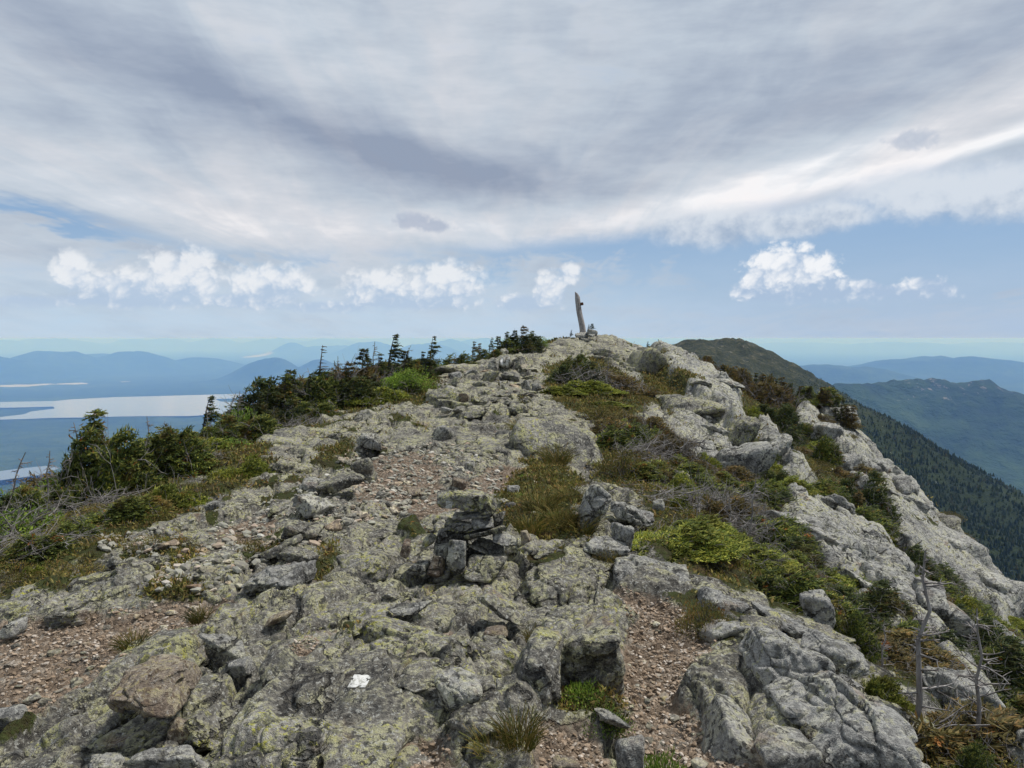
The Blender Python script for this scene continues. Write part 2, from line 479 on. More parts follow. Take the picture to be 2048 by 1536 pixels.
M['ground'] = ground_material()

# ------------------------------------------------------------------ shape of the land
# crest line of the ridge, from behind the viewer over the post's knoll to the next peak: x, y, height
CREST = np.array([(-60, -700, -260), (-30, -300, -90), (-6, -40, -3), (-2, 0, 0), (-1.5, 10, 0), (0.5, 22, 0.3), (3.3, 35, 1.5), (8, 55, -2.5), (18, 90, -14),
                  (36, 160, -33), (62, 250, -50), (100, 380, -52), (132, 500, -40), (148, 600, -14), (160, 668, -3.0), (171, 700, -0.8), (202, 714, -1.0), (226, 742, -5), (262, 860, -40),
                  (360, 1150, -140), (520, 1600, -330), (900, 2600, -760), (1200, 3300, -850)], float)
FLOOR = -850.0
def ridge_height(x, y, line, sl, sr, soft=3.0):
    """height of a ridge: crest height at the nearest place of its line minus slope times distance"""
    best = np.full(x.shape, -1e9)
    for a, b in zip(line[:-1], line[1:]):
        d = b[:2] - a[:2]; L2 = (d * d).sum()
        t = np.clip(((x - a[0]) * d[0] + (y - a[1]) * d[1]) / L2, 0, 1)
        qx, qy = x - (a[0] + t * d[0]), y - (a[1] + t * d[1])
        side = np.sign(d[1] * qx - d[0] * qy)           # + to the right of the walking direction
        r = np.sqrt(qx * qx + qy * qy + soft * soft) - soft
        z = a[2] + t * (b[2] - a[2]) - r * np.where(side > 0, sr, sl)
        best = np.maximum(best, z)
    return best
SPUR = np.array([(*at(px, py, t)[:2], at(px, py, t)[2]) for px, py, t in
                 [(1590, 830, 3300), (1670, 776, 3400), (1745, 766, 3450), (1832, 753, 3500), (1900, 754, 3500), (1962, 752, 3480), (2000, 768, 3430), (2048, 806, 3360), (2110, 880, 3250), (2200, 960, 3150)]])
def far_height(x, y):
    r = np.sqrt(x * x + y * y)
    rough = fbm2(x / 900.0, y / 900.0, 5, 5)
    main = ridge_height(x, y, CREST, 0.50, 0.60, 6.0)
    main = main + fbm2(x / 60.0, y / 60.0, 4, 9) * np.clip(r / 500, 0, 1) * 5.0 + np.abs(fbm2(x / 17.0, y / 17.0, 3, 19)) * 3.2 * ss(r, 350, 600) * (1 - ss(r, 900, 1300)) + rough * np.clip((r - 300) / 2500, 0, 1) * 30
    # slopes flatten towards the plain
    main = np.where(main < -560, -560 + (main + 560) * 0.45, main)
    spur = ridge_height(x, y, SPUR, 0.42, 0.55, 40.0) + rough * 30 + np.abs(fbm2(x / 220.0, y / 220.0, 4, 33)) * -40 * (y > 2000)
    spur = np.where(spur < -480, -480 + (spur + 480) * 0.35, spur)
    z = np.maximum(main, spur)
    plain = FLOOR + rough * 10 * (r > 3000) - 5.0
    plain = plain + 190 * ss(x / np.maximum(y, 1), 0.25, 0.6) * ss(r, 2500, 5000) * (1 - ss(r, 9000, 20000)) * (0.6 + 0.5 * fbm2(x / 2600., y / 2600., 3, 44))
    k = 40.0
    z = np.maximum(z, plain) + np.log1p(np.exp(-np.abs(z - plain) / k)) * k * 0.5 * (r > 2500)
    for px, py, w, km in HILLS:
        t = min(km, 56) * 1000.0; a, b = ray(px, py)
        cx, cy_ = a * t, t; hz = min(EYE + b * t, -12.0)
        wx = w / FPX * t * 0.62; wy = wx * 0.9
        g = np.exp(-((x - cx) / wx) ** 2 - ((y - cy_) / wy) ** 2)
        z = np.maximum(z, plain + (hz - FLOOR) * g * (1 + 0.10 * rough))
    return z
HILLS = [(-60, 706, 230, 17), (110, 700, 190, 19), (262, 700, 150, 20), (190, 707, 220, 23), (400, 712, 130, 21), (540, 713, 120, 15), (640, 722, 110, 16), (-200, 704, 240, 20),
         (740, 681, 110, 33), (850, 686, 130, 32), (585, 684, 70, 36), (660, 690, 160, 36), (900, 678, 90, 40), (960, 674, 110, 46), (1090, 682, 140, 44),
         (100, 674, 190, 52), (180, 672, 120, 55), (265, 669, 90, 55), (330, 675, 120, 56), (430, 672, 110, 60), (560, 671, 150, 62), (660, 674, 130, 60), (20, 680, 150, 50),
         (1250, 686, 300, 55), (1400, 686, 300, 55), (1600, 685, 320, 55), (1800, 684, 260, 50), (2000, 684, 300, 52), (2200, 682, 300, 52),
         (1900, 715, 420, 14), (2160, 716, 260, 15), (1660, 735, 300, 11)]

# ------------------------------------------------------------------ near ridge: a smooth surface through surveyed places
CTRL = []
def cz(*pts):
    for px, py, z in pts: CTRL.append(atz(px, py, z))
def ct(*pts):
    for px, py, t in pts: CTRL.append(at(px, py, t))
def cw(*pts):
    for p in pts: CTRL.append(np.array(p, float))
cz((0, 1536, -.08), (300, 1536, -.05), (700, 1536, 0), (1024, 1500, -.02), (1200, 1536, -.14), (1400, 1450, -.12), (1700, 1500, .05), (1800, 1450, 0), (1850, 1500, -.2),
   (0, 1250, -.12), (300, 1200, -.05), (560, 1200, 0), (930, 1150, 0), (1200, 1200, .02), (1330, 1200, -.03), (1500, 1230, .03), (1620, 1330, .05), (700, 1350, .03), (1000, 1330, .04), (1300, 1330, -.1),
   (0, 1100, -.2), (200, 1050, -.12), (400, 1000, -.05), (650, 980, 0), (900, 960, 0), (1100, 950, -.04), (1200, 1010, 0), (1250, 1080, .05),
   (480, 890, -.1), (640, 860, .05), (850, 835, .15), (1000, 860, .05), (1120, 880, .05), (1200, 890, -.05), (300, 950, -.15))
ct((850, 765, 19.5), (1000, 760, 20), (1080, 745, 22), (1000, 712, 28), (1100, 688, 32), (1170, 674, 35), (1250, 680, 35), (1200, 715, 29), (1300, 730, 29), (1250, 770, 22), (920, 735, 24),
   (1400, 850, 17), (1480, 925, 15), (1350, 950, 11), (1300, 1000, 8.6), (1450, 1050, 8.6), (1550, 1000, 12), (1500, 1150, 7), (1600, 1200, 6.4), (1700, 1015, 15), (1750, 1165, 10),
   (1800, 1250, 8), (1900, 1350, 7), (2030, 1450, 6.6), (1900, 1235, 11), (2040, 1355, 9.6), (1430, 786, 33), (1560, 822, 31), (1650, 846, 30), (1700, 890, 28), (1760, 962, 26), (1850, 1035, 23),
   (1920, 1105, 20.5), (2040, 1255, 16.5), (1600, 900, 23), (1850, 1140, 16), (1500, 850, 22), (1620, 1030, 14.5), (2048, 1536, 5.6), (1330, 768, 26))
cw((16, 14, -9), (19, 22, -10.5), (19.5, 31, -9), (17, 40, -7), (13, 44, -4), (13, 8, -8), (10, 3, -7), (7, -1, -5.5), (26, 28, -16), (24, 14, -15),
   (-8.5, 5, -2.3), (-8.5, 10, -2.2), (-9, 16, -2.2), (-8, 22, -1.9), (-6, 28, -1.3), (-4, 35, -1.2), (-15, 8, -6.2), (-15, 20, -6.2), (-13, 34, -5.5), (-3, 42, -1.6),
   (0, -4, .25), (-5, -3, -.7), (4, -3, -1.6), (2.5, 1, -.2), (-3, 1, -.05), (3.3, 41, .6), (6, 45, -.6))
for rr in (62, 85):
    for aa in np.linspace(-math.pi, math.pi, 25)[:-1]:
        xx, yy = np.array([rr * math.sin(aa)]), np.array([rr * math.cos(aa)])
        cw((xx[0], yy[0], float(far_height(xx, yy)[0])))
CTRL = np.array(CTRL)
def _phi(r2): return r2 * np.log(r2 + 1e-9)
_n = len(CTRL)
_K = _phi(((CTRL[:, None, :2] - CTRL[None, :, :2]) ** 2).sum(-1)) + np.eye(_n) * 0.6
_P = np.c_[np.ones(_n), CTRL[:, :2]]
_W = np.linalg.solve(np.block([[_K, _P], [_P.T, np.zeros((3, 3))]]), np.r_[CTRL[:, 2], 0, 0, 0])
def base_height(x, y):
    x = np.asarray(x, float); y = np.asarray(y, float); sh = x.shape
    x = x.ravel(); y = y.ravel(); z = np.empty(len(x))
    for i in range(0, len(x), 60000):
        a, b = x[i:i + 60000], y[i:i + 60000]
        z[i:i + 60000] = _phi((a[:, None] - CTRL[None, :, 0]) ** 2 + (b[:, None] - CTRL[None, :, 1]) ** 2) @ _W[:_n] + _W[_n] + _W[_n + 1] * a + _W[_n + 2] * b
    r = np.sqrt(x * x + y * y); far = r > 60
    if far.any(): z[far] = z[far] + (far_height(x[far], y[far]) - z[far]) * ss(r[far], 60, 84)
    return z.reshape(sh)
def hit(px, py, tmax=45.0):
    """where the line of sight through a place in the photograph meets the smooth ground"""
    a, b = ray(px, py); t = np.exp(np.linspace(math.log(1.2), math.log(tmax), 500))
    d = EYE + b * t - base_height(a * t, t)
    k = np.argmax(d < 0)
    if d[k] >= 0: k = np.argmin(d)
    elif k > 0:
        f = d[k - 1] / (d[k - 1] - d[k]); tt = t[k - 1] + f * (t[k] - t[k - 1])
        return np.array([a * tt, tt, EYE + b * tt])
    return np.array([a * t[k], t[k], EYE + b * t[k]])
def poly_world(pts): return np.array([hit(px, py)[:2] for px, py in pts])
def poly_sdf(x, y, poly):
    """signed distance to a polygon on the ground, negative inside"""
    d = np.full(x.shape, 1e9); ins = np.zeros(x.shape, bool)
    for (x0, y0), (x1, y1) in zip(poly, np.roll(poly, -1, 0)):
        ex, ey = x1 - x0, y1 - y0
        t = np.clip(((x - x0) * ex + (y - y0) * ey) / (ex * ex + ey * ey + 1e-12), 0, 1)
        d = np.minimum(d, (x - x0 - t * ex) ** 2 + (y - y0 - t * ey) ** 2)
        c = ((y0 > y) != (y1 > y)) & (x < ex * (y - y0) / (ey + 1e-12) + x0)
        ins ^= c
    d = np.sqrt(d)
    return np.where(ins, -d, d)
GRAVEL = [poly_world(p) for p in [
    [(1205, 1172), (1265, 1185), (1335, 1205), (1430, 1262), (1440, 1290), (1385, 1330), (1340, 1400), (1400, 1440), (1500, 1505), (1560, 1545), (1560, 1640), (1280, 1640), (1290, 1536), (1225, 1440), (1222, 1390), (1265, 1320), (1252, 1240)],
    [(-200, 1262), (0, 1250), (120, 1228), (250, 1218), (420, 1185), (480, 1195), (400, 1245), (300, 1290), (180, 1350), (60, 1420), (-200, 1500)],
    [(690, 950), (730, 915), (800, 898), (870, 908), (885, 960), (870, 1010), (790, 1015), (720, 1000)],
    [(820, 1015), (1000, 925), (1080, 945), (1000, 990), (890, 1020)],
    [(740, 1495), (900, 1470), (900, 1560), (720, 1560)], [(1080, 1460), (1180, 1460), (1240, 1560), (1080, 1560)],
    [(560, 1290), (620, 1262), (640, 1280), (590, 1310)], [(770, 1240), (880, 1250), (880, 1290), (790, 1270)], [(430, 1060), (540, 1020), (560, 1060), (500, 1110), (420, 1100)]]]
VEG = [poly_world(p) for p in [
    [(-300, 1000), (0, 985), (200, 955), (450, 895), (560, 890), (500, 960), (410, 1010), (330, 1055), (230, 1080), (240, 1130), (110, 1195), (-300, 1230)],
    [(330, 1112), (510, 1082), (520, 1125), (400, 1135), (300, 1165), (240, 1160)], [(300, 1190), (420, 1170), (360, 1210), (220, 1225)],
    [(990, 1000), (1050, 928), (1125, 925), (1150, 980), (1170, 1060), (1190, 1085), (1080, 1085), (1005, 1050)],
    [(1190, 905), (1300, 890), (1400, 960), (1510, 960), (1560, 1080), (1590, 1190), (1480, 1195), (1300, 1105), (1285, 1000), (1185, 960)],
    [(1055, 858), (1105, 880), (1145, 922), (1100, 935), (1065, 893)],
    [(1085, 735), (1190, 715), (1280, 765), (1300, 810), (1270, 850), (1350, 900), (1440, 955), (1400, 1010), (1240, 900), (1200, 850), (1100, 800)],
    [(1280, 745), (1330, 735), (1340, 775), (1400, 800), (1330, 815), (1290, 800)],
    [(1105, 1385), (1180, 1358), (1222, 1400), (1265, 1472), (1180, 1452), (1105, 1440)], [(1340, 1205), (1440, 1205), (1470, 1265), (1400, 1262)],
    [(560, 835), (700, 820), (870, 805), (880, 735), (600, 760)], [(640, 1085), (690, 1070), (650, 1180), (610, 1180)], [(640, 905), (720, 870), (700, 905), (650, 920)]]]
ROCKY = [poly_world(p) for p in [   # ribs of bare stone on the steep side
    [(1290, 700), (1335, 722), (1440, 775), (1495, 805), (1520, 900), (1515, 962), (1430, 955), (1340, 860), (1300, 790)], [(1500, 850), (1560, 880), (1600, 950), (1560, 945), (1505, 890)],
    [(1540, 930), (1605, 940), (1660, 1010), (1620, 1020), (1550, 980)], [(1590, 810), (1700, 835), (1800, 985), (1720, 960), (1650, 910), (1570, 860)],
    [(1540, 980), (1640, 1035), (1760, 1125), (1900, 1285), (1985, 1400), (2050, 1536), (1950, 1490), (1820, 1340), (1690, 1235), (1550, 1095)],
    [(1690, 1065), (1770, 1090), (1835, 1185), (1790, 1195), (1700, 1120)], [(1750, 1010), (1900, 1080), (2060, 1250), (2060, 1330), (1900, 1190), (1760, 1100)],
    [(1940, 1190), (2048, 1280), (2048, 1330), (1960, 1250)], [(1730, 930), (1860, 1040), (1910, 1100), (1800, 1060), (1730, 990)]]]
LEDGE = poly_world([(1290, 1070), (1390, 1150), (1500, 1195), (1640, 1275), (1760, 1345), (1850, 1420), (1870, 1480), (1840, 1560), (1840, 1800), (-400, 1800), (-400, 1180), (0, 1180), (200, 1060),
                    (480, 880), (700, 820), (870, 800), (860, 745), (990, 708), (1170, 672), (1270, 682), (1300, 725), (1330, 780), (1500, 950), (1400, 950), (1250, 850), (1190, 850), (1230, 920), (1190, 960), (1290, 1010)])
def masks(x, y):
    wx = x + 0.10 * fbm2(x / .45, y / .45, 3, 71); wy = y + 0.16 * fbm2(x / .5 + 9, y / .5, 3, 72)
    r = np.sqrt(x * x + y * y); w = 0.05 + 0.008 * r
    g = np.zeros(x.shape); v = np.zeros(x.shape)
    for p in GRAVEL: g = np.maximum(g, ss(-poly_sdf(wx, wy, p), -w, w))
    out = ss(poly_sdf(wx, wy, LEDGE), 0.0, 0.6)
    v = np.maximum(v, out)
    rk = np.zeros(x.shape)
    for p in ROCKY: rk = np.maximum(rk, ss(-poly_sdf(wx, wy, p) - 0.10 - 0.006 * r, -w * 1.5, w * 1.5))
    v = v * (1 - rk)
    open_ = ss(fbm2(x / .9 + 11, y / 1.1, 4, 79), 0.02, 0.22)
    for k, p in enumerate(VEG): v = np.maximum(v, ss(-poly_sdf(wx, wy, p), -w * 1.5, w * 1.5) * (1 - open_ * (0.55 if k < 3 else 0.2)))
    # tufts in the hollows of the plateau
    v = np.maximum(v, ss(fbm2(x / .55 + 4, y / .8, 4, 77) + 0.34 * ss(-x, 1.0, 2.4) * ss(y, 4.2, 5.5), 0.62, 0.80) * 0.9 * (r < 40) * (1 - g))
    right = ss(x - 0.10 * y, 1.5, 4.0)
    bare = ss(fbm2(x / 1.4 + 30, y / 2.6, 4, 78), 0.30, 0.52)
    v = v * (1 - bare * out * 0.9 * right)
    g = g * (1 - v)
    pale = np.clip(ss(x - 0.10 * y, 0.9, 2.6) * 0.8, 0, 0.8)
    return g, v, pale, rk * out
def ground_height(x, y, detail=True):
    """the ridge with its slabs, cracks, stones and hummocks"""
    x = np.asarray(x, float); y = np.asarray(y, float)
    z = base_height(x, y)
    g, v, pale, rk = masks(x, y)
    z = z + rk * (0.26 + 0.018 * np.sqrt(x * x + y * y))
    r = np.sqrt(x * x + y * y)
    rock = np.clip(1 - g - v, 0, 1)
    # schist breaks into slabs drawn out along the ridge
    u0 = x - 0.12 * y; wob = fbm2(x / 1.1, y / 1.6, 3, 3) * 0.22
    f1, f2, c1, t1 = worley2((u0 + wob) / 0.95, (y + wob) / 1.5, 101)
    big = (c1 - 0.5) * 0.13 + t1 * 0.10 - (1 - ss(f2 - f1, 0.0, 0.10)) * 0.10
    f1, f2, c2, t2 = worley2((u0 + wob * .6) / 0.30, (y + wob) / 0.44, 102)
    med = (c2 - 0.5) * 0.075 + t2 * 0.055 - (1 - ss(f2 - f1, 0.0, 0.16)) * 0.035
    f1, f2, c3, t3 = worley2(u0 / 0.095 + wob, y / 0.13, 103)
    sml = (c3 - 0.5) * 0.022 + t3 * 0.018 - (1 - ss(f2 - f1, 0, 0.2)) * 0.010
    step = np.abs(fbm2(u0 / .8, y / 1.6, 4, 61))
    med = med * (1 - 0.5 * ss(r, 18, 34)); sml = sml * (1 - ss(r, 8, 16))
    d = big * (0.55 + 0.45 * rock) + (med + sml) * (0.25 + 0.75 * rock) + (step - 0.3) * 0.10 * rock + fbm2(x / .14, y / .2, 3, 62) * 0.012 * (1 - ss(r, 10, 20))
    d = d * (0.9 + 0.5 * ss(r, 8, 30))
    # gravel lies flat and fills hollows
    f1, f2, c4, t4 = worley2(x / 0.045, y / 0.045, 104)
    gv = -0.05 + fbm2(x / .5, y / .5, 3, 63) * 0.02 + np.maximum(0, 0.55 - f1) * 0.028 * (0.4 + c4)
    d = d * (1 - g) + gv * g
    hum = fbm2(x / .6, y / .6, 4, 64) * 0.07 + 0.03
    d = d * (1 - 0.75 * v) + hum * v
    fade = 1 - ss(r, 60, 84)
    return z + d * fade, g, v, pale
def ground_z(x, y):
    return float(ground_height(np.array([x]), np.array([y]))[0][0])

def polar_grid(az, rad):
    A_, R_ = np.meshgrid(az, rad)
    x, y = R_ * np.sin(A_), R_ * np.cos(A_)
    n, m = len(rad), len(az)
    i = np.arange(n - 1)[:, None] * m; j = np.arange(m - 1)[None, :]
    F = np.stack([i + j, i + j + 1, i + m + j + 1, i + m + j], -1).reshape(-1, 4)
    return x.ravel(), y.ravel(), F
GRID = {}
def build_ground():
    az = np.concatenate([np.linspace(-math.pi, -0.80, 40)[:-1], np.linspace(-0.80, -0.62, 40)[:-1], np.linspace(-0.62, 0.62, 600)[:-1], np.linspace(0.62, 0.80, 40)[:-1], np.linspace(0.80, math.pi, 40)])
    rad = [0.35]
    while rad[-1] < 84:
        d = rad[-1]; rad.append(d + (0.06 if d < 2.2 else max(0.0065, min(0.95 * d * d / 1300.0, (0.0064 if d < 42 else 0.025) * d))))
    rad[-1] = 84.0
    x, y, F = polar_grid(az, np.array(rad))
    z, g, v, p = ground_height(x, y)
    sh = (len(rad), len(az)); GRID.update(az=az, rad=np.array(rad), z=z.reshape(sh), b=base_height(x, y).reshape(sh), g=g.reshape(sh), v=v.reshape(sh))
    me = mk_mesh('ground', np.c_[x, y, z], F[:, ::-1], True, [M['ground']], {'gravel': g, 'veg': v, 'pale': p})
    print('ground', len(F), len(rad))
    return obj('ground', me, kind='structure')
ground = build_ground()
def grid_at(x, y, *keys):
    """look the finished ground up at places of the plan"""
    x = np.asarray(x, float); y = np.asarray(y, float)
    a, r = np.arctan2(x, y), np.hypot(x, y)
    i = np.clip(np.searchsorted(GRID['rad'], r) - 1, 0, len(GRID['rad']) - 2); j = np.clip(np.searchsorted(GRID['az'], a) - 1, 0, len(GRID['az']) - 2)
    u = np.clip((r - GRID['rad'][i]) / (GRID['rad'][i + 1] - GRID['rad'][i]), 0, 1); w = np.clip((a - GRID['az'][j]) / (GRID['az'][j + 1] - GRID['az'][j]), 0, 1)
    out = [(G[i, j] * (1 - u) + G[i + 1, j] * u) * (1 - w) + (G[i, j + 1] * (1 - u) + G[i + 1, j + 1] * u) * w for G in (GRID[k] for k in keys)]
    return out if len(out) > 1 else out[0]
def base_height(x, y): return grid_at(x, y, 'b')
def ground_height(x, y): return [*grid_at(x, y, 'z', 'g', 'v'), np.zeros(np.shape(x))]

def forest_material(name, far):
    m = new_mat(name); p = position()
    if not far:
        n1 = noise(p, 0.012, 4, 0.6); n2 = noise(p, 0.11, 4, 0.7); n3 = noise(p, 0.45, 3, 0.7)
        c = ramp(n1 * 0.35 + n2 * 0.40 + n3 * 0.25, [(0.36, (0.012, 0.019, 0.010)), (0.48, (0.022, 0.033, 0.014)), (0.58, (0.033, 0.046, 0.018)), (0.70, (0.050, 0.060, 0.025))])
        sp = X.tree.nodes.new('ShaderNodeSeparateXYZ'); put(sp.inputs[0], p)
        top = sstep(X(sp.outputs[2]) + (n1 - 0.5) * 60.0, -75.0, -12.0)
        scr = ramp(n2 * 0.6 + n3 * 0.4, [(0.40, (0.020, 0.026, 0.013)), (0.52, (0.045, 0.050, 0.024)), (0.60, (0.085, 0.080, 0.042)), (0.66, (0.22, 0.215, 0.195))])
        c = mixc(top, c, scr)
        c = mixc(sstep(n2 * 0.5 + n1 * 0.5, 0.60, 0.64) * sstep(noise(p, 0.035, 3, 0.6), 0.60, 0.63), c, (0.30, 0.30, 0.28))
        return finish(m, c, 0.95, n3 + n2, 1.0, 3.0, 0.1)
    n1 = noise(p, 0.0005, 5, 0.6); n2 = noise(p, 0.004, 5, 0.68); n3 = noise(p, 0.018, 3, 0.7)
    c = ramp(n1 * 0.4 + n2 * 0.35 + n3 * 0.25, [(0.38, (0.014, 0.028, 0.016)), (0.50, (0.030, 0.055, 0.022)), (0.60, (0.055, 0.085, 0.032)), (0.72, (0.10, 0.12, 0.055))])
    cliff = attr('cliff')
    c = mixc(sstep(cliff * 1.0 + (noise(p, 0.026, 4, 0.72) - 0.5) * 2.6, 1.22, 1.40), c, (0.17, 0.16, 0.155))
    field = attr('clearing')
    c = mixc(sstep(field + (n2 - 0.5) * 0.8, 0.5, 0.62), c, (0.34, 0.33, 0.24))
    return finish(m, c, 0.95, n3 + n2, 1.0, 25.0, 0.1)
M['forest'] = forest_material('forest_slope', False)
M['valley'] = forest_material('forest_valley', True)

def build_far():
    az = np.concatenate([np.linspace(-math.pi, -0.75, 50)[:-1], np.linspace(-0.75, 0.75, 380)[:-1], np.linspace(0.75, math.pi, 50)])
    rad = np.exp(np.linspace(math.log(83.9), math.log(2600), 180))
    x, y, F = polar_grid(az, rad)
    me = mk_mesh('mountain', np.c_[x, y, far_height(x, y) - 0.05 * (np.sqrt(x * x + y * y) < 84.5)], F[:, ::-1], True, [M['forest']])
    obj('mountain', me, kind='structure')
    rad = np.exp(np.linspace(math.log(2599), math.log(61000), 230))
    x, y, F = polar_grid(az, rad)
    z = far_height(x, y)
    # bare ledges near the top of the spur, clearings and bogs in the plain
    top = ridge_height(x, y, SPUR, 0.0, 0.0, 1.0)
    near = ridge_height(x, y, SPUR, 0.42, 0.55, 40.0)
    cl = ss(near, -430, -230) * (z > -420) * (y > 2600) * (y < 4200) * ss(x / y, 0.42, 0.52)
    fld = np.zeros(len(x))
    for px, py, wx, wy in [(30, 771, 60, 3.5), (75, 769, 30, 3), (145, 767, 36, 2.5), (250, 763, 14, 1.5), (300, 736, 12, 1.5), (515, 714, 30, 2.0), (300, 822, 10, 1)]:
        P = atz(px, py, FLOOR); a, b = wx / FPX * P[1], wy / (py - EYE_ROW) * P[1]
        fld = np.maximum(fld, np.exp(-((x - P[0]) / a) ** 2 - ((y - P[1]) / b) ** 2))
    me = mk_mesh('valley', np.c_[x, y, z], F[:, ::-1], True, [M['valley']], {'cliff': cl, 'clearing': fld})
    obj('valley', me, kind='structure')
build_far()

def build_lakes():
    m = new_mat('lake_water')
    M['water'] = finish(m, (0.10, 0.13, 0.17), 0.10, None, spec=0.5)
    def lake(pts, zz, seed):
        # shoreline with small bays
        P = np.array([atz(px, py, zz)[:2] for px, py in pts]); out = []
        for k, (a, b) in enumerate(zip(P, np.roll(P, -1, 0))):
            L = np.linalg.norm(b - a); n = max(2, int(L / 150)); t = np.arange(n)[:, None] / n
            q = a + (b - a) * t; w = fbm2(q[:, 0] / 600, q[:, 1] / 600, 3, seed) * min(90, L * .05)
            q[:, 1] += w; out.append(q)
        q = np.concatenate(out)
        me = bpy.data.meshes.new('lake')
        me.from_pydata([(a, b, zz) for a, b in q], [], [tuple(range(len(q)))[::-1]]); me.materials.append(M['water']); me.update()
        if me.polygons[0].normal.z < 0: me.flip_normals()
        return obj('lake', me, kind='structure')
    lake([(-300, 812), (0, 804), (110, 802), (140, 799), (230, 794), (400, 790), (492, 787), (470, 797), (430, 798), (440, 803), (500, 806), (490, 825), (380, 832), (240, 833), (100, 836), (0, 840), (-300, 850),
          (-300, 826), (0, 834), (45, 829), (62, 823), (110, 817), (108, 813), (0, 816), (-300, 820)], FLOOR + 6, 3)
    lake([(-400, 960), (0, 942), (50, 936), (90, 932), (120, 936), (80, 950), (0, 960), (-400, 985)], FLOOR + 30, 4)
    lake([(358, 722), (384, 722), (388, 725), (412, 727), (402, 730), (385, 730), (375, 726)], FLOOR + 14, 5)
build_lakes()

# ------------------------------------------------------------------ rocks
import bmesh
_ico = {}
def ico(sub):
    if sub not in _ico:
        bm = bmesh.new(); bmesh.ops.create_icosphere(bm, subdivisions=sub, radius=1.0)
        V = np.array([v.co[:] for v in bm.verts]); bm.verts.index_update()
        F = np.array([[v.index for v in f.verts] for f in bm.faces]); bm.free()
        V /= np.linalg.norm(V, axis=1)[:, None]
        _ico[sub] = (V, F)
    return _ico[sub]
def rock_verts(seed, sub, dims, sharp=12.0, jit=0.22, extra=7, rough=1.0, fol=1.0):
    """an angular block: worn intersection of planes, roughened, in metres"""
    rg = np.random.default_rng(seed)
    d, F = ico(sub)
    N = np.concatenate([np.eye(3), -np.eye(3)]) + rg.normal(0, jit, (6, 3))
    E_ = rg.normal(0, 1, (extra, 3)); N = np.concatenate([N, E_]); N /= np.linalg.norm(N, axis=1)[:, None]
    h = np.concatenate([rg.uniform(.82, 1.02, 6), rg.uniform(.92, 1.22, extra)])
    q = np.maximum(d @ N.T / h, 0) ** sharp
    r = q.sum(1) ** (-1.0 / sharp)
    V = d * r[:, None]
    V /= np.abs(V).max(0)[None, :]
    dims = np.asarray(dims, float)
    V = V * dims / 2
    s = dims.mean(); o = seed * 3.77 % 91
    a = fbm3(V / (s * .55) + o, 3, seed % 50) * s * .035
    b = fbm3(V / 0.11 + o, 4, seed % 50 + 7, .55) * min(.011, s * .05)
    # foliation: thin ledges along one direction
    k = V @ np.array([0.9, 0.1, 0.42]) / max(.05, s * .14) + fbm3(V / (s * .5) + o, 2, 5) * 1.0
    led = (np.abs((k % 1.0) - 0.5) - 0.25) * min(.035, s * .05) * fol
    cell = max(.16, s * .30)
    q3 = V @ np.array([[1.35, 0, .5], [0, .55, 0], [-.5, 0, 1.35]]) / cell + o + fbm3(V / cell + o, 2, 9)[:, None] * .18
    f1, f2, cid, tl = worley3(q3, seed % 40)
    amp = min(.055, s * .065)
    fr = (cid - .5) * amp + tl * amp * 1.2 - (1 - ss(f2 - f1, 0.0, .10)) * amp * .35
    V = V + d * ((a + b + led * .6 + fr) * rough)[:, None]
    return V, F
def rot_xyz(V, rx, ry, rz):
    cx, sx, cy_, sy, cz_, sz = math.cos(rx), math.sin(rx), math.cos(ry), math.sin(ry), math.cos(rz), math.sin(rz)
    Rx = np.array([[1, 0, 0], [0, cx, -sx], [0, sx, cx]]); Ry = np.array([[cy_, 0, sy], [0, 1, 0], [-sy, 0, cy_]]); Rz = np.array([[cz_, -sz, 0], [sz, cz_, 0], [0, 0, 1]])
    return V @ (Rz @ Ry @ Rx).T
_seed = [100]
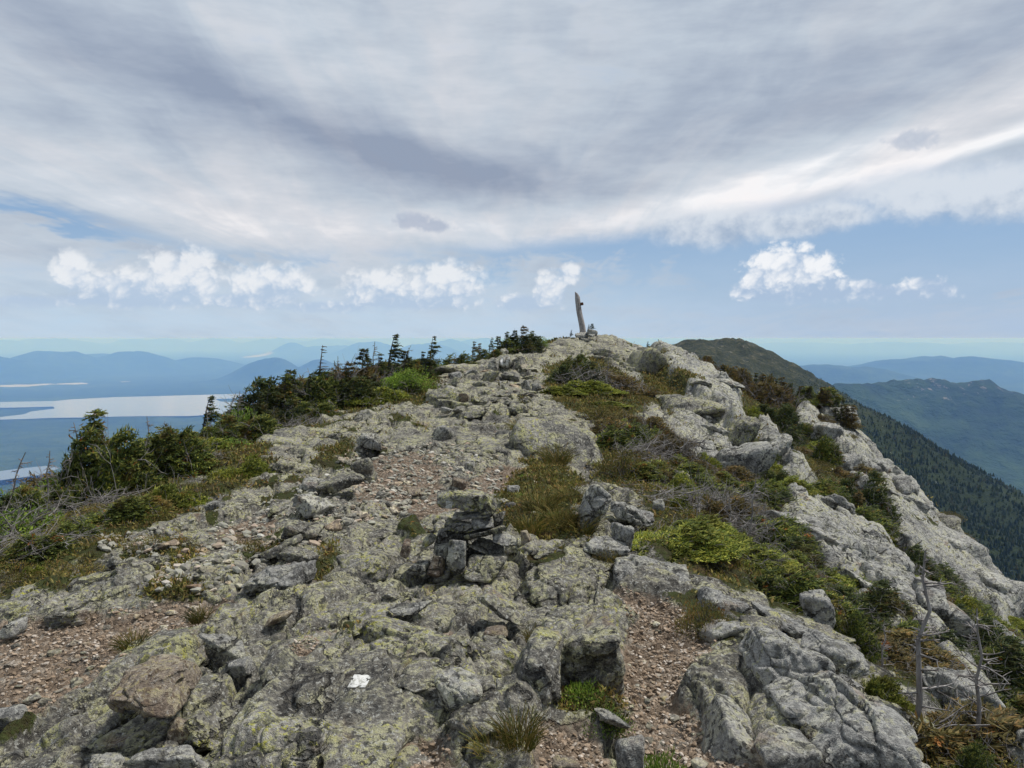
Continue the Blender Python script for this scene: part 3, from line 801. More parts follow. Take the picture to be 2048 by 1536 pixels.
def rock(name, cat, box, label, mat='rock', df=0.8, sharp=12, tilt=0, yaw=0, pitch=0, sub=5, t=None, group=None, rough=1.0, jit=.22, lift=0.0, seed=None):
    """a rock filling a box of the photograph, standing on the ground seen at the box's lower edge"""
    x0, y0, x1, y1 = box
    _seed[0] += 1; sd = seed or _seed[0]
    cx = (x0 + x1) / 2
    B = at(cx, y1, t) if t else hit(cx, y1)
    d = B[1] * (1 / math.cos(PITCH)); w = (x1 - x0) * d / FPX; app = (y1 - y0) * d / FPX
    phi = -math.atan(ray(cx, (y0 + y1) / 2)[1])
    flat = .85 if cat == 'rock outcrop' else .60
    if cat == 'rock outcrop': tilt *= .6; sharp = max(sharp * 1.5, 8)
    D = float(np.clip(df * flat * app / max(math.sin(phi), .05), .5 * w, (1.5 if cat == 'rock outcrop' else 1.1) * w))
    Hh = max((app - D * math.sin(max(phi, 0)) * .92) / math.cos(phi), .22 * app)
    H = Hh
    c, s = abs(math.cos(R(tilt))), abs(math.sin(R(tilt)))
    if tilt:   # width and height along the tilted axes
        k = max(c * c - s * s, .25); w, H = max((w * c - H * s) / k, .55 * w), max((H * c - w * s) / k, .45 * H)
    Hz = max(2.3 * H, .55 * min(w, D)) if cat == 'rock outcrop' else 1.4 * H
    dims = (w, D, Hz)
    if B[1] > 7.5: sub = min(sub, 5)
    if B[1] > 18: sub = min(sub, 4)
    V, F = rock_verts(sd, sub, dims, sharp, jit, rough=rough)
    V = rot_xyz(V, R(pitch), R(tilt), R(yaw))
    top = V[:, 2].max()
    if cat == 'rock outcrop': top -= (V[:, 2].max() - V[:, 2].min()) * abs(math.sin(R(tilt))) * .12
    ctr = np.array([B[0], B[1] + D * .45, B[2] + Hh - top + lift])
    ctr[0] *= ctr[1] / B[1]
    gz = ground_z(ctr[0], ctr[1] - D * .25)
    if not t: ctr[2] = max(ctr[2], gz + (.42 if cat == 'rock outcrop' else .6) * Hh - top)
    base = np.array([0, 0, V[:, 2].min()])
    me = mk_mesh(name, V - base, F, True, [M[mat]])
    return obj(name, me, loc=tuple(ctr + base), label=label, category=cat, group=group)

BO, OC, ST = ('boulder', 'boulder'), ('rock_outcrop', 'rock outcrop'), ('stone', 'stone')
ROCKS = [
 # foreground left
 (OC, (205, 1300, 395, 1515), 'rusty brown angular rock beside a dark gap in the left foreground', dict(mat='rock_rust', df=.8, sharp=12, tilt=-30, sub=6, jit=.35, lift=.05)),
 (BO, (400, 1243, 528, 1322), 'pale grey wedge-shaped boulder lying behind the rusty boulder', dict(mat='rock_grey', df=.7, sharp=22, tilt=22)),
 (BO, (448, 1308, 512, 1352), 'small grey block tucked under the pale wedge-shaped boulder', dict(mat='rock_grey', df=.8, sharp=20, sub=4)),
 (BO, (338, 1432, 398, 1486), 'small buff triangular stone lodged in the dark gap beside the rusty boulder', dict(mat='rock_rust', df=.6, sharp=16, sub=4)),
 (BO, (255, 1478, 432, 1560), 'flat grey slab at the very front below the rusty boulder', dict(mat='rock_grey', df=.9, sharp=12)),
 (BO, (168, 1505, 262, 1565), 'grey rounded block cut by the lower frame beside the flat grey slab', dict(mat='rock_grey', df=.9, sharp=9)),
 (OC, (25, 1290, 345, 1500), 'long lichen-crusted bedrock slab sloping up from the lower left', dict(mat='rock_green', df=1.0, sharp=6, tilt=-32, sub=6, lift=-.10)),
 (OC, (-30, 1420, 240, 1580), 'dark lichen bedrock hump in the lower left corner', dict(mat='rock', df=1.0, sharp=5, tilt=-15, sub=6, lift=-.06)),
 (BO, (-10, 1405, 52, 1452), 'small grey boulder at the left frame edge beside the gravel', dict(mat='rock_grey', df=.9, sharp=10, sub=4)),
 (OC, (225, 1215, 420, 1330), 'narrow lichen ledge between the left gravel patch and the pale wedge-shaped boulder', dict(mat='rock_green', df=.9, sharp=6, tilt=-26, sub=5, lift=-.05)),
 # middle left pile
 (BO, (490, 1103, 632, 1198), 'flat-topped grey boulder lying left of the cairn, lowest of its pile', dict(mat='rock_grey', df=.8, sharp=26, tilt=-9, sub=6)),
 (BO, (556, 1082, 642, 1150), 'grey angular block behind the flat-topped boulder', dict(mat='rock', df=.9, sharp=20, tilt=12)),
 (BO, (520, 1062, 610, 1128), 'dark-edged leaning slab above the flat-topped boulder', dict(mat='rock', df=.6, sharp=18, tilt=-28)),
 (BO, (560, 1030, 648, 1092), 'lichen-spotted block in the middle of the boulder pile left of the cairn', dict(mat='rock', df=.9, sharp=16, tilt=8)),
 (BO, (574, 976, 664, 1046), 'tilted rectangular block with a pale lit face topping the pile left of the cairn', dict(mat='rock_grey', df=.45, sharp=26, tilt=28)),
 (BO, (640, 935, 735, 1000), 'broad lichen boulder behind the tilted rectangular block', dict(mat='rock', df=1.0, sharp=10, tilt=-20)),
 (BO, (588, 950, 660, 990), 'weathered grey boulder just beyond the tilted rectangular block', dict(mat='rock_grey', df=1.0, sharp=9)),
 (OC, (700, 905, 760, 960), 'low lichen ledge beside the pinkish gravel hollow', dict(mat='rock', df=1.2, sharp=8, tilt=-20)),
 # left slabs in the turf
 (OC, (108, 1118, 300, 1190), 'long pale lichen slab in the turf near the left edge', dict(mat='rock_green', df=.5, sharp=7, tilt=-22, lift=-.02)),
 (OC, (318, 1118, 400, 1172), 'yellow-green lichen slab beside a reddish stone on the left', dict(mat='rock_green', df=.8, sharp=8, tilt=-25)),
 (OC, (370, 1140, 492, 1196), 'broad lichen hump between turf and the flat-topped boulder', dict(mat='rock_green', df=1.0, sharp=6)),
 (OC, (-20, 1185, 108, 1240), 'pale lichen slab cut by the left frame edge', dict(mat='rock_green', df=.9, sharp=7)),
 (ST, (296, 1136, 334, 1162), 'reddish rounded stone beside the yellow-green lichen slab', dict(mat='rock_rust', df=.9, sharp=7, sub=4)),
 (ST, (210, 1108, 246, 1148), 'small upright grey stone standing in the turf on the left', dict(mat='rock', df=.6, sharp=12, tilt=18, sub=4)),
 (OC, (312, 1022, 402, 1062), 'pale lichen slab in the turf below the low bright spruce', dict(mat='rock_green', df=1.0, sharp=6)),
 (OC, (245, 1052, 320, 1078), 'low grey slab left of the pale lichen slab in turf', dict(mat='rock_green', df=1.0, sharp=6)),
 (OC, (326, 1078, 384, 1100), 'flat grey slab amid the turf above the long pale slab', dict(mat='rock_grey', df=1.2, sharp=6)),
 (BO, (415, 998, 450, 1022), 'white-grey stone beside the low spruce at the turf edge', dict(mat='rock_pale', df=.9, sharp=9, sub=4)),
 (BO, (2, 1232, 50, 1272), 'pale stone at the left edge of the gravel patch', dict(mat='rock_pale', df=.9, sharp=9, sub=4)),
 # blazed slab in front and its neighbours
 (OC, (395, 1225, 1010, 1560), 'broad lichen-crusted bedrock slab bearing a white paint blaze, centre foreground', dict(mat='rock', df=1.15, sharp=4.5, sub=6, lift=-.12, rough=1.5, seed=41)),
 (OC, (470, 1400, 700, 1560), 'yellow lichen block at the bottom edge below the white blaze', dict(mat='rock_green', df=.8, sharp=9, sub=6, tilt=6)),
 (BO, (868, 1335, 978, 1458), 'smooth light grey boulder face set in the front of the blazed slab', dict(mat='rock_grey', df=.6, sharp=9, sub=6, tilt=-14)),
 (OC, (930, 1330, 1085, 1500), 'yellow lichen block right of the smooth light grey boulder', dict(mat='rock_green', df=.8, sharp=8, sub=6, tilt=14)),
 (OC, (1000, 1265, 1135, 1450), 'cracked lichen block with rounded knobs beside the green plants', dict(mat='rock_green', df=.9, sharp=8, sub=6, tilt=18)),
 (BO, (958, 1165, 1062, 1268), 'elongated grey boulder leaning right in front of the cairn', dict(mat='rock', df=.6, sharp=12, sub=6, tilt=32)),
 (ST, (965, 1243, 1018, 1282), 'small brown stone under the leaning grey boulder', dict(mat='rock_rust', df=.9, sharp=8, sub=4)),
 (ST, (768, 1200, 866, 1238), 'flat pale stone lying on the bedrock below the cairn', dict(mat='rock_grey', df=.5, sharp=20, sub=5, tilt=-7)),
 (ST, (530, 1212, 590, 1252), 'rusty orange stone on the slab below the flat-topped boulder', dict(mat='rock_rust', df=.8, sharp=14, sub=4, tilt=-15)),
 (OC, (610, 1130, 830, 1240), 'rounded lichen bedrock hump left of the cairn foot', dict(mat='rock', df=1.1, sharp=5, sub=6, lift=-.10)),
 (OC, (735, 1150, 960, 1240), 'low lichen bedrock shelf directly below the cairn', dict(mat='rock', df=1.0, sharp=5, sub=6, lift=-.12)),
 (OC, (1050, 1170, 1262, 1388), 'big rounded lichen block with a smooth grey face left of the gravel path', dict(mat='rock', df=.9, sharp=9, sub=6, tilt=14, seed=57)),
 (OC, (1040, 1090, 1215, 1200), 'lichen bedrock shoulder right of the cairn', dict(mat='rock', df=1.0, sharp=6, sub=6, lift=-.05)),
 (ST, (1172, 1408, 1262, 1476), 'grey stone lying in the green plants left of the path', dict(mat='rock_grey', df=.8, sharp=9, tilt=15, sub=5)),
 (ST, (1232, 1462, 1296, 1560), 'grey stone at the bottom edge beside the gravel path', dict(mat='rock_grey', df=.7, sharp=9, sub=5)),
 (ST, (1085, 1505, 1160, 1560), 'pinkish stone at the bottom edge among gravel and plants', dict(mat='rock_rust', df=.9, sharp=9, sub=5)),
 (OC, (930, 1470, 1010, 1560), 'yellow lichen rock at the bottom edge behind the brown grass tuft', dict(mat='rock_green', df=.8, sharp=9, sub=5)),
 # right of the path
 (OC, (1372, 1285, 1548, 1520), 'smooth green-grey slab leaning against the right side of the gravel path', dict(mat='rock_grey', df=1.1, sharp=12, sub=6, tilt=20, rough=.5, lift=-.20)),
 (OC, (1540, 1290, 1868, 1560), 'massive rounded pale grey outcrop ending in the lower right', dict(mat='rock_pale', df=.9, sharp=6, sub=6, tilt=24, seed=63)),
 (OC, (1480, 1225, 1640, 1400), 'knobbly pale lichen outcrop between the smooth slab and the steep side', dict(mat='rock_pale', df=.9, sharp=7, sub=6, tilt=24)),
 (OC, (1600, 1240, 1740, 1380), 'weathered pale ledge above the massive rounded outcrop', dict(mat='rock_pale', df=.7, sharp=9, sub=6, tilt=30)),
 (OC, (1390, 1160, 1500, 1240), 'pale knob behind the small green bush', dict(mat='rock_pale', df=.8, sharp=7, sub=5, tilt=20)),
 (OC, (1200, 1110, 1400, 1205), 'sloping grey bedrock slab at the head of the gravel path', dict(mat='rock_grey', df=1.2, sharp=6, sub=6, tilt=10, lift=-.06)),
 (OC, (1500, 1440, 1640, 1560), 'grey-brown bedrock at the bottom edge right of the gravel path', dict(mat='rock_grey', df=.8, sharp=8, sub=5, tilt=8)),
 (BO, (1600, 1168, 1668, 1268), 'upright pale stone pillar standing in the scrub on the right', dict(mat='rock_pale', df=.5, sharp=14, sub=5, tilt=-13)),
 # boulders right of the cairn
 (BO, (1140, 955, 1228, 1072), 'tall pale lichen boulder beside the grassy hollow', dict(mat='rock_grey', df=.6, sharp=9, sub=6, tilt=24)),
 (BO, (1210, 988, 1312, 1062), 'blocky pale boulder right of the tall lichen boulder', dict(mat='rock_pale', df=.8, sharp=10, sub=6, tilt=18)),
 (BO, (1218, 1040, 1280, 1105), 'light grey flat-faced block below the blocky pale boulder', dict(mat='rock_pale', df=.5, sharp=14, sub=5, tilt=10)),
 (BO, (1160, 1070, 1262, 1118), 'low rounded pale boulder at the foot of the flat-faced block', dict(mat='rock_pale', df=.9, sharp=7, sub=5)),
 (BO, (1304, 995, 1330, 1030), 'small pale boulder half hidden by spruce right of the blocky one', dict(mat='rock_pale', df=.8, sharp=9, sub=4)),
 (BO, (1370, 938, 1412, 970), 'pale boulder poking out of the heath below the steep slab', dict(mat='rock_green', df=.9, sharp=8, sub=4, tilt=30)),
 # domes of the middle ridge
 (OC, (975, 780, 1245, 925), 'large smooth lichen dome right of the path in the middle distance', dict(mat='rock_green', df=1.3, sharp=4, sub=6, tilt=18, lift=-.2, rough=1.2)),
 (OC, (720, 812, 1070, 912), 'wide fractured lichen ledge across the middle of the ridge', dict(mat='rock', df=.9, sharp=5, sub=6, tilt=5, lift=-.15, rough=1.6)),
 (OC, (525, 825, 725, 895), 'low lichen dome in front of the dark spruce thicket', dict(mat='rock_green', df=1.0, sharp=5, sub=6, tilt=-10, lift=-.1, rough=1.3)),
 (OC, (900, 860, 1085, 925), 'low lichen rim below the wide fractured ledge', dict(mat='rock_green', df=.8, sharp=5, sub=6, tilt=6, lift=-.2, rough=1.3)),
 (BO, (705, 815, 762, 840), 'dark angular block perched on the low lichen dome', dict(mat='rock_dark', df=.7, sharp=18, sub=4)),
 (BO, (704, 860, 775, 905), 'pale split boulder at the left end of the fractured ledge', dict(mat='rock_grey', df=.7, sharp=9, sub=5, tilt=12)),
 (BO, (862, 845, 915, 885), 'pale angular block broken from the fractured ledge', dict(mat='rock_grey', df=.7, sharp=16, sub=5, tilt=10)),
 (ST, (810, 972, 844, 992), 'small orange-brown stone on the trail behind the cairn', dict(mat='rock_rust', df=.8, sharp=16, sub=4)),
 (ST, (755, 998, 784, 1010), 'small dark flat stone on the trail behind the cairn', dict(mat='rock_dark', df=.6, sharp=12, sub=4)),
 (ST, (898, 952, 935, 975), 'pinkish stone on the gravel behind the cairn', dict(mat='rock_rust', df=.9, sharp=10, sub=4)),
 (ST, (930, 920, 952, 942), 'upright grey stone on the low ledge behind the cairn', dict(mat='rock_grey', df=.6, sharp=14, sub=4)),
 (ST, (1012, 968, 1042, 990), 'white-grey stone in the heath right of the cairn', dict(mat='rock_pale', df=.7, sharp=14, sub=4)),
 (ST, (1010, 1000, 1040, 1020), 'pale stone half sunk in the heath right of the cairn', dict(mat='rock_green', df=.8, sharp=8, sub=4)),
]
for (nm, cat), box, lab, kw in ROCKS: rock(nm, cat, box, lab, **kw)

# ribs and blocks of the steep side
RIBS = [
 ((1375, 795, 1508, 955), 'great cracked pale slab with a flat cut face below the knoll', dict(df=1.1, sharp=7, tilt=26, sub=6, jit=.3, lift=-.35)),
 ((1290, 740, 1440, 830), 'lichen-yellow bedrock shoulder right of the mossy gully', dict(mat='rock_green', df=1.0, sharp=5, tilt=22, sub=6, lift=-.3)),
 ((1440, 815, 1512, 905), 'yellow lichen slab behind the great cracked slab', dict(mat='rock_green', df=.8, sharp=7, tilt=45, sub=5)),
 ((1425, 765, 1460, 800), 'smooth pale block on the crest above the great cracked slab', dict(df=.7, sharp=10, tilt=20, sub=4)),
 ((1450, 788, 1480, 820), 'rounded pale block just below the smooth crest block', dict(df=.7, sharp=8, tilt=15, sub=4)),
 ((1502, 850, 1570, 935), 'narrow pale rib in the scrub right of the great cracked slab', dict(df=.6, sharp=6, tilt=46, sub=5)),
 ((1545, 930, 1652, 1022), 'isolated white-grey slab dipping right through the scrub', dict(df=.6, sharp=8, tilt=34, sub=6)),
 ((1535, 985, 1750, 1160), 'upper length of the long pale rib on the steep side', dict(df=.45, sharp=6, tilt=40, sub=6)),
 ((1700, 1110, 1900, 1300), 'middle length of the long pale rib beyond the pillar', dict(df=.45, sharp=6, tilt=42, sub=6)),
 ((1850, 1270, 2000, 1450), 'lower length of the long pale rib beside the dead spruce', dict(df=.5, sharp=6, tilt=48, sub=6)),
 ((1970, 1420, 2060, 1560), 'pale slab in the lower right corner among spruce', dict(df=.6, sharp=7, tilt=50, sub=5)),
 ((1690, 1065, 1822, 1185), 'smooth rounded white-grey slab between two ribs', dict(df=.6, sharp=6, tilt=40, sub=6)),
 ((1748, 1028, 1830, 1120), 'pale cleft rib above the smooth rounded slab', dict(df=.6, sharp=8, tilt=44, sub=6)),
 ((1790, 1060, 1872, 1165), 'thick pale rib with a dark undercut side', dict(df=.7, sharp=8, tilt=40, sub=6)),
 ((1855, 1024, 1918, 1098), 'dark square-cut block wedged on the skyline rib', dict(mat='rock_dark', df=.8, sharp=18, tilt=-6, sub=6)),
 ((1800, 990, 1960, 1130), 'broad pale slab beside the dark square-cut block', dict(df=.5, sharp=6, tilt=40, sub=6)),
 ((1900, 1085, 2045, 1240), 'long pale skyline slab right of the dark block', dict(df=.6, sharp=6, tilt=44, sub=6)),
 ((1935, 1185, 2060, 1330), 'low pale slab under the long skyline slab', dict(df=.6, sharp=6, tilt=46, sub=6)),
 ((1600, 800, 1700, 868), 'weathered brown-grey crag top on the far right shoulder', dict(mat='rock_grey', df=.8, sharp=7, tilt=24, sub=6)),
 ((1655, 828, 1716, 892), 'egg-shaped block split from the far right shoulder', dict(mat='rock_grey', df=.7, sharp=8, tilt=30, sub=5)),
 ((1610, 850, 1680, 905), 'pale broken crag left of the egg-shaped block', dict(df=.7, sharp=9, tilt=28, sub=5)),
 ((1555, 812, 1612, 862), 'small pale crag in the scrub left of the shoulder', dict(df=.7, sharp=9, tilt=20, sub=5)),
 ((1530, 860, 1590, 905), 'undercut pale rock below the small crag', dict(df=.7, sharp=9, tilt=25, sub=5)),
 ((1660, 890, 1720, 945), 'pale block stack below the egg-shaped block', dict(df=.7, sharp=12, tilt=20, sub=5)),
 ((1700, 895, 1760, 965), 'fractured pale block at the skyline under the shoulder', dict(df=.7, sharp=11, tilt=30, sub=5)),
 ((1735, 925, 1795, 985), 'smooth-sided pale block next along the skyline', dict(df=.7, sharp=10, tilt=32, sub=5)),
 ((1770, 965, 1830, 1035), 'cracked pale block above the cleft rib', dict(df=.7, sharp=10, tilt=34, sub=5)),
 ((1690, 930, 1750, 985), 'pale stub of rock over the dark spruce hollow', dict(df=.7, sharp=10, tilt=24, sub=5)),
 ((1660, 1010, 1700, 1060), 'rounded pale boulder at the foot of the dark spruce hollow', dict(df=.7, sharp=8, tilt=15, sub=5)),
 ((1850, 1190, 1900, 1235), 'small pale rock in yellow-green scrub below the undercut rib', dict(df=.8, sharp=8, tilt=20, sub=4)),
 ((1560, 1100, 1660, 1190), 'lichen rock just above the upright pillar', dict(mat='rock_green', df=.6, sharp=8, tilt=34, sub=5)),
 ((1330, 925, 1375, 985), 'thin pale slab lying in the heath above the grey dead branches', dict(mat='rock_green', df=.4, sharp=10, tilt=44, sub=4)),
]
for box, lab, kw in RIBS:
    kw.setdefault('mat', 'rock_pale'); kw['lift'] = kw.get('lift', 0) - .012 * (box[3] - box[1]) * hit((box[0] + box[2]) / 2, box[3])[1] / 100; kw['df'] = kw.get('df', .6) * 1.5; kw['sharp'] = 10; kw['rough'] = 1.5
    rock('rock_outcrop', 'rock outcrop', box, lab, **kw)

# saddle blocks under the knoll
SADDLE = [
 ((995, 708, 1028, 738), 'grey block with two white paint blazes below the knoll', 'rock_grey', 24), ((972, 716, 1000, 740), 'wedge of grey rock left of the twice-blazed block', 'rock_grey', 24.5),
 ((998, 696, 1020, 712), 'dark block behind the twice-blazed block', 'rock_dark', 25.5), ((885, 770, 925, 795), 'grey block of the small rubble heap at the path bend', 'rock_grey', 19),
 ((900, 752, 924, 776), 'pointed block topping the small rubble heap at the path bend', 'rock', 19.3), ((918, 785, 940, 808), 'tan rounded block right of the small rubble heap', 'rock_rust', 18.5),
 ((872, 780, 902, 808), 'pale block left of the small rubble heap', 'rock_grey', 18.6), ((940, 788, 985, 812), 'flat lichen slab between rubble heap and dome', 'rock_green', 18.4),
 ((870, 728, 900, 748), 'pale block at the spruce edge in the saddle', 'rock_pale', 22.5), ((895, 742, 925, 760), 'cracked pale block in the middle of the saddle', 'rock_pale', 21),
 ((925, 738, 962, 758), 'broad pale block right of the cracked saddle block', 'rock_grey', 21.5), ((960, 740, 1000, 764), 'lichen block at the foot of the knoll slab', 'rock_green', 21),
 ((1000, 742, 1045, 764), 'tilted lichen block beside the knoll slab', 'rock_green', 21), ((1040, 758, 1065, 784), 'pointed grey boulder left of the knoll krummholz', 'rock_grey', 19.5),
 ((1062, 764, 1088, 784), 'rounded grey boulder touching the knoll krummholz', 'rock_grey', 19.4), ((860, 725, 960, 752), 'long lichen ledge along the left rim of the saddle', 'rock', 23.5),
 ((1040, 735, 1080, 748), 'low tuft-capped rock below the smooth knoll slab', 'rock', 22.5), ((880, 812, 905, 830), 'pale pointed block below the bright bush', 'rock_pale', 17.2),
 ((905, 810, 935, 828), 'dark stone in the hollow below the bright bush', 'rock_dark', 17.4), ((920, 815, 975, 835), 'wide flat slab above the fractured ledge', 'rock_green', 17)]
for k, (box, lab, mt, t) in enumerate(SADDLE): rock('boulder', 'boulder', box, lab, mat=mt, df=.9, sharp=12 + k % 3 * 4, tilt=(k * 37 % 30) - 15, sub=4)

# knoll: one big worn slab and its broken right edge
rock('rock_outcrop', 'rock outcrop', (960, 672, 1330, 790), 'smooth lichen bedrock knoll carrying the wooden post', mat='rock_green', df=1.0, sharp=3.6, tilt=6, sub=6, t=23, lift=-.6, rough=1.3, seed=88)
rock('rock_outcrop', 'rock outcrop', (1240, 680, 1335, 760), 'broken lichen edge at the right end of the knoll', mat='rock_green', df=.8, sharp=7, tilt=28, sub=6, t=27, lift=-.25)

# ------------------------------------------------------------------ broken bedrock: slabs and blocks set in the ground
def bedrock_slabs():
    g = np.random.default_rng(404)
    def protos(mat, n, k0):
        out = []
        for k in range(n):
            V, F = rock_verts(k0 + k, 5 if k < 4 else 4, (1.0, .75 + .5 * g.random(), .42 + .2 * g.random()), 16 + 5 * (k % 4), .3, 8, rough=1.25)
            out.append(mk_mesh('slab', V, F, True, [M[mat]]))
        return out
    sets = {'rock': protos('rock', 8, 5000), 'rock_green': protos('rock_green', 8, 5100), 'rock_pale': protos('rock_pale', 8, 5200)}
    zones = [([(380, 1200), (980, 1200), (1010, 1536), (380, 1536)], 34, (.16, .48), ('rock', 'rock_green')), ([(560, 1020), (900, 1000), (900, 1150), (620, 1190)], 26, (.15, .5), ('rock', 'rock_green')),
             ([(1020, 1080), (1280, 1090), (1250, 1200), (1020, 1180)], 16, (.2, .5), ('rock', 'rock_green')), ([(560, 860), (1080, 830), (1100, 920), (560, 1000)], 58, (.3, .95), ('rock', 'rock_green', 'rock_green')),
             ([(870, 740), (1080, 745), (1200, 850), (1000, 850), (860, 820)], 50, (.4, 1.3), ('rock', 'rock_green')), ([(1000, 705), (1290, 690), (1320, 760), (1200, 720), (1060, 745)], 34, (.6, 1.8), ('rock_green',)),
             ([(120, 1060), (480, 1000), (500, 1190), (0, 1240)], 30, (.18, .5), ('rock', 'rock_green')), ([(1330, 780), (1500, 810), (1505, 950), (1400, 900)], 18, (.5, 1.4), ('rock_pale', 'rock_green')),
             ([(1540, 990), (1760, 1120), (1960, 1400), (1900, 1400), (1560, 1090)], 26, (.3, .9), ('rock_pale',)), ([(1600, 810), (1700, 830), (1900, 1040), (2040, 1200), (1900, 1130), (1700, 960)], 34, (.5, 1.5), ('rock_pale',)),
             ([(1380, 1170), (1640, 1270), (1840, 1430), (1800, 1536), (1560, 1400)], 26, (.2, .6), ('rock_pale', 'rock'))]
    for poly, n, (s0, s1), mats in zones:
        poly = np.array(poly, float); lo, hi = poly.min(0), poly.max(0); c = 0
        while c < n:
            px, py = g.uniform(lo, hi)
            if poly_sdf(np.array([px]), np.array([py]), poly)[0] > 0: continue
            h_ = hit(px, py); z, gr, ve, pa = (float(q[0]) for q in ground_height(np.array([h_[0]]), np.array([h_[1]])))
            c += 1
            if gr > .5 or ve > .6: continue
            s = s0 + (s1 - s0) * g.random() ** 1.7
            sl = float(base_height(np.array([h_[0] + .4]), np.array([h_[1]]))[0] - base_height(np.array([h_[0] - .4]), np.array([h_[1]]))[0]) / .8
            me = sets[mats[g.integers(len(mats))]][g.integers(8)]
            obj('slab', me, ground, loc=(h_[0], h_[1], z - s * .10), rot=(g.normal(0, .10), -math.atan(sl) + g.normal(0, .12), g.normal(-.15, .5)), scale=(s * g.uniform(.7, 1.0), s * g.uniform(.9, 1.6), s * g.uniform(.5, .9)))
bedrock_slabs()

# ------------------------------------------------------------------ cairn
def cairn_main():
    C0 = hit(925, 1152); d = C0[1]; s = d / FPX / math.cos(PITCH) / 5.908      # metres per enlarged pixel
    root = obj('cairn', None, loc=tuple(C0), label='knee-high cairn of stacked grey and lichen slabs beside the trail', category='cairn')
    cx, by = 920, 1290
    # box in the enlarged view, how far back, depth, material, sharpness, tilt
    L = [((590, 270, 1400, 600), .06, .36, 'rock_green', 18, 7), ((780, 540, 1295, 660), .10, .26, 'rock_grey', 16, -4), ((665, 640, 1030, 830), .06, .26, 'rock_green', 18, 2),
         ((1020, 600, 1300, 775), .08, .24, 'rock_grey', 12, -5), ((1270, 540, 1430, 760), .16, .20, 'rock', 14, 5), ((880, 720, 1440, 920), .05, .30, 'rock', 14, -12),
         ((1245, 775, 1600, 1010), .06, .26, 'rock_grey', 18, 17), ((230, 690, 760, 1130), .02, .22, 'rock', 14, -46), ((740, 870, 1000, 1265), -.05, .16, 'rock_grey', 12, 4),
         ((550, 900, 790, 1130), .05, .2, 'rock_grey', 12, 0), ((495, 1050, 740, 1335), -.06, .16, 'rock_rust', 14, 10), ((265, 1150, 520, 1320), -.04, .2, 'rock_grey', 12, 0),
         ((120, 860, 345, 1130), .0, .14, 'rock_rust', 16, 24), ((915, 995, 1460, 1410), -.07, .30, 'rock', 7, 10), ((1590, 760, 1755, 935), .06, .14, 'rock_rust', 12, -10),
         ((560, 760, 1000, 1000), .16, .3, 'rock_dark', 10, 0), ((950, 880, 1480, 1120), .16, .3, 'rock_dark', 10, 0), ((640, 1050, 1300, 1260), .10, .34, 'rock_dark', 8, 0), ((900, 900, 1260, 1060), .04, .2, 'rock', 10, 20)]
    out = []
    for k, ((x0, y0, x1, y1), back, dep, mt, sh, tl) in enumerate(L):
        w, h = (x1 - x0) * s, (y1 - y0) * s
        c, sn = abs(math.cos(R(tl))), abs(math.sin(R(tl))); kk = max(c * c - sn * sn, .3)
        ww, hh = max((w * c - h * sn) / kk, .3 * w), max((h * c - w * sn) / kk, .25 * h)
        V, F = rock_verts(900 + k, 5, (ww * 1.04, dep, hh * 1.06), sh, .2, rough=.8)
        V = rot_xyz(V, R(-8), R(tl), 0)
        me = mk_mesh('stone', V, F, True, [M[mt]])
        st = obj('stone', me, root, loc=(((x0 + x1) / 2 - cx) * s, back + dep * .3, (by - (y0 + y1) / 2) * s * 1.02 - back * .22))
        out.append(st)
    return root, out
cairn, cairn_stones = cairn_main()

def paint_patch(box, skew=0.0):
    """a sheet of white paint lying on whatever stone surface shows inside a box of the photograph"""
    bpy.context.view_layer.update(); dg = bpy.context.evaluated_depsgraph_get()
    from mathutils import Vector
    x0, y0, x1, y1 = box; n = 15; V = []; own = {}
    for j in range(n):
        for i in range(n):
            py = y0 + (y1 - y0) * j / (n - 1); px = x0 + (x1 - x0) * i / (n - 1) + skew * (.5 - j / (n - 1))
            a, b = ray(px, py); ok, loc, nor, _, ob, _ = scene.ray_cast(dg, Vector((0, 0, EYE)), Vector((a, 1, b)).normalized())
            V.append(tuple(loc + nor * .004) if ok else (0, 0, -9)); own[ob.name] = own.get(ob.name, 0) + 1
    V = np.array(V); g = np.random.default_rng(int(x0)); F = []
    e = fbm2(*np.meshgrid(np.arange(n) * .31, np.arange(n) * .31), 3, int(x0)) * (.9 if x1 - x0 > 20 else .08)
    for j in range(n - 1):
        for i in range(n - 1):
            q = [j * n + i, (j + 1) * n + i, (j + 1) * n + i + 1, j * n + i + 1]
            u, v = abs(i + .5 - (n - 1) / 2) / (n / 2), abs(j + .5 - (n - 1) / 2) / (n / 2)
            if max(u, v) + e[j, i] * .45 < .95 and np.ptp(V[q], 0).max() < .12: F.append(q)
    if F:      # one connected patch
        cells = {(q[0] // n, q[0] % n): q for q in F}; best = []
        while cells:
            todo = [next(iter(cells))]; got = []
            while todo:
                c = todo.pop()
                if c in cells: got.append(cells.pop(c)); todo += [(c[0] + 1, c[1]), (c[0] - 1, c[1]), (c[0], c[1] + 1), (c[0], c[1] - 1)]
            if len(got) > len(best): best = got
        F = best
    o = bpy.data.objects[max(own, key=own.get)]
    inv = np.array(o.matrix_world.inverted())
    W = V @ inv[:3, :3].T + inv[:3, 3]
    print('paint', box, own, bpy.data.objects[max(own, key=own.get)].get('label'), len(F), V[112])
    u, iv = np.unique(np.array(F), return_inverse=True)
    obj('paint_blaze', mk_mesh('paint_blaze', W[u], iv.reshape(-1, 4), True, [M['paint']]), o if not o.parent else o)
m = new_mat('white_paint'); _p = position()
M['paint'] = finish(m, mixc(sstep(noise(_p, 45, 5, .75), .47, .60) * .8, (0.56, 0.56, 0.54), (0.24, 0.24, 0.21)), .8)
bpy.context.view_layer.update()
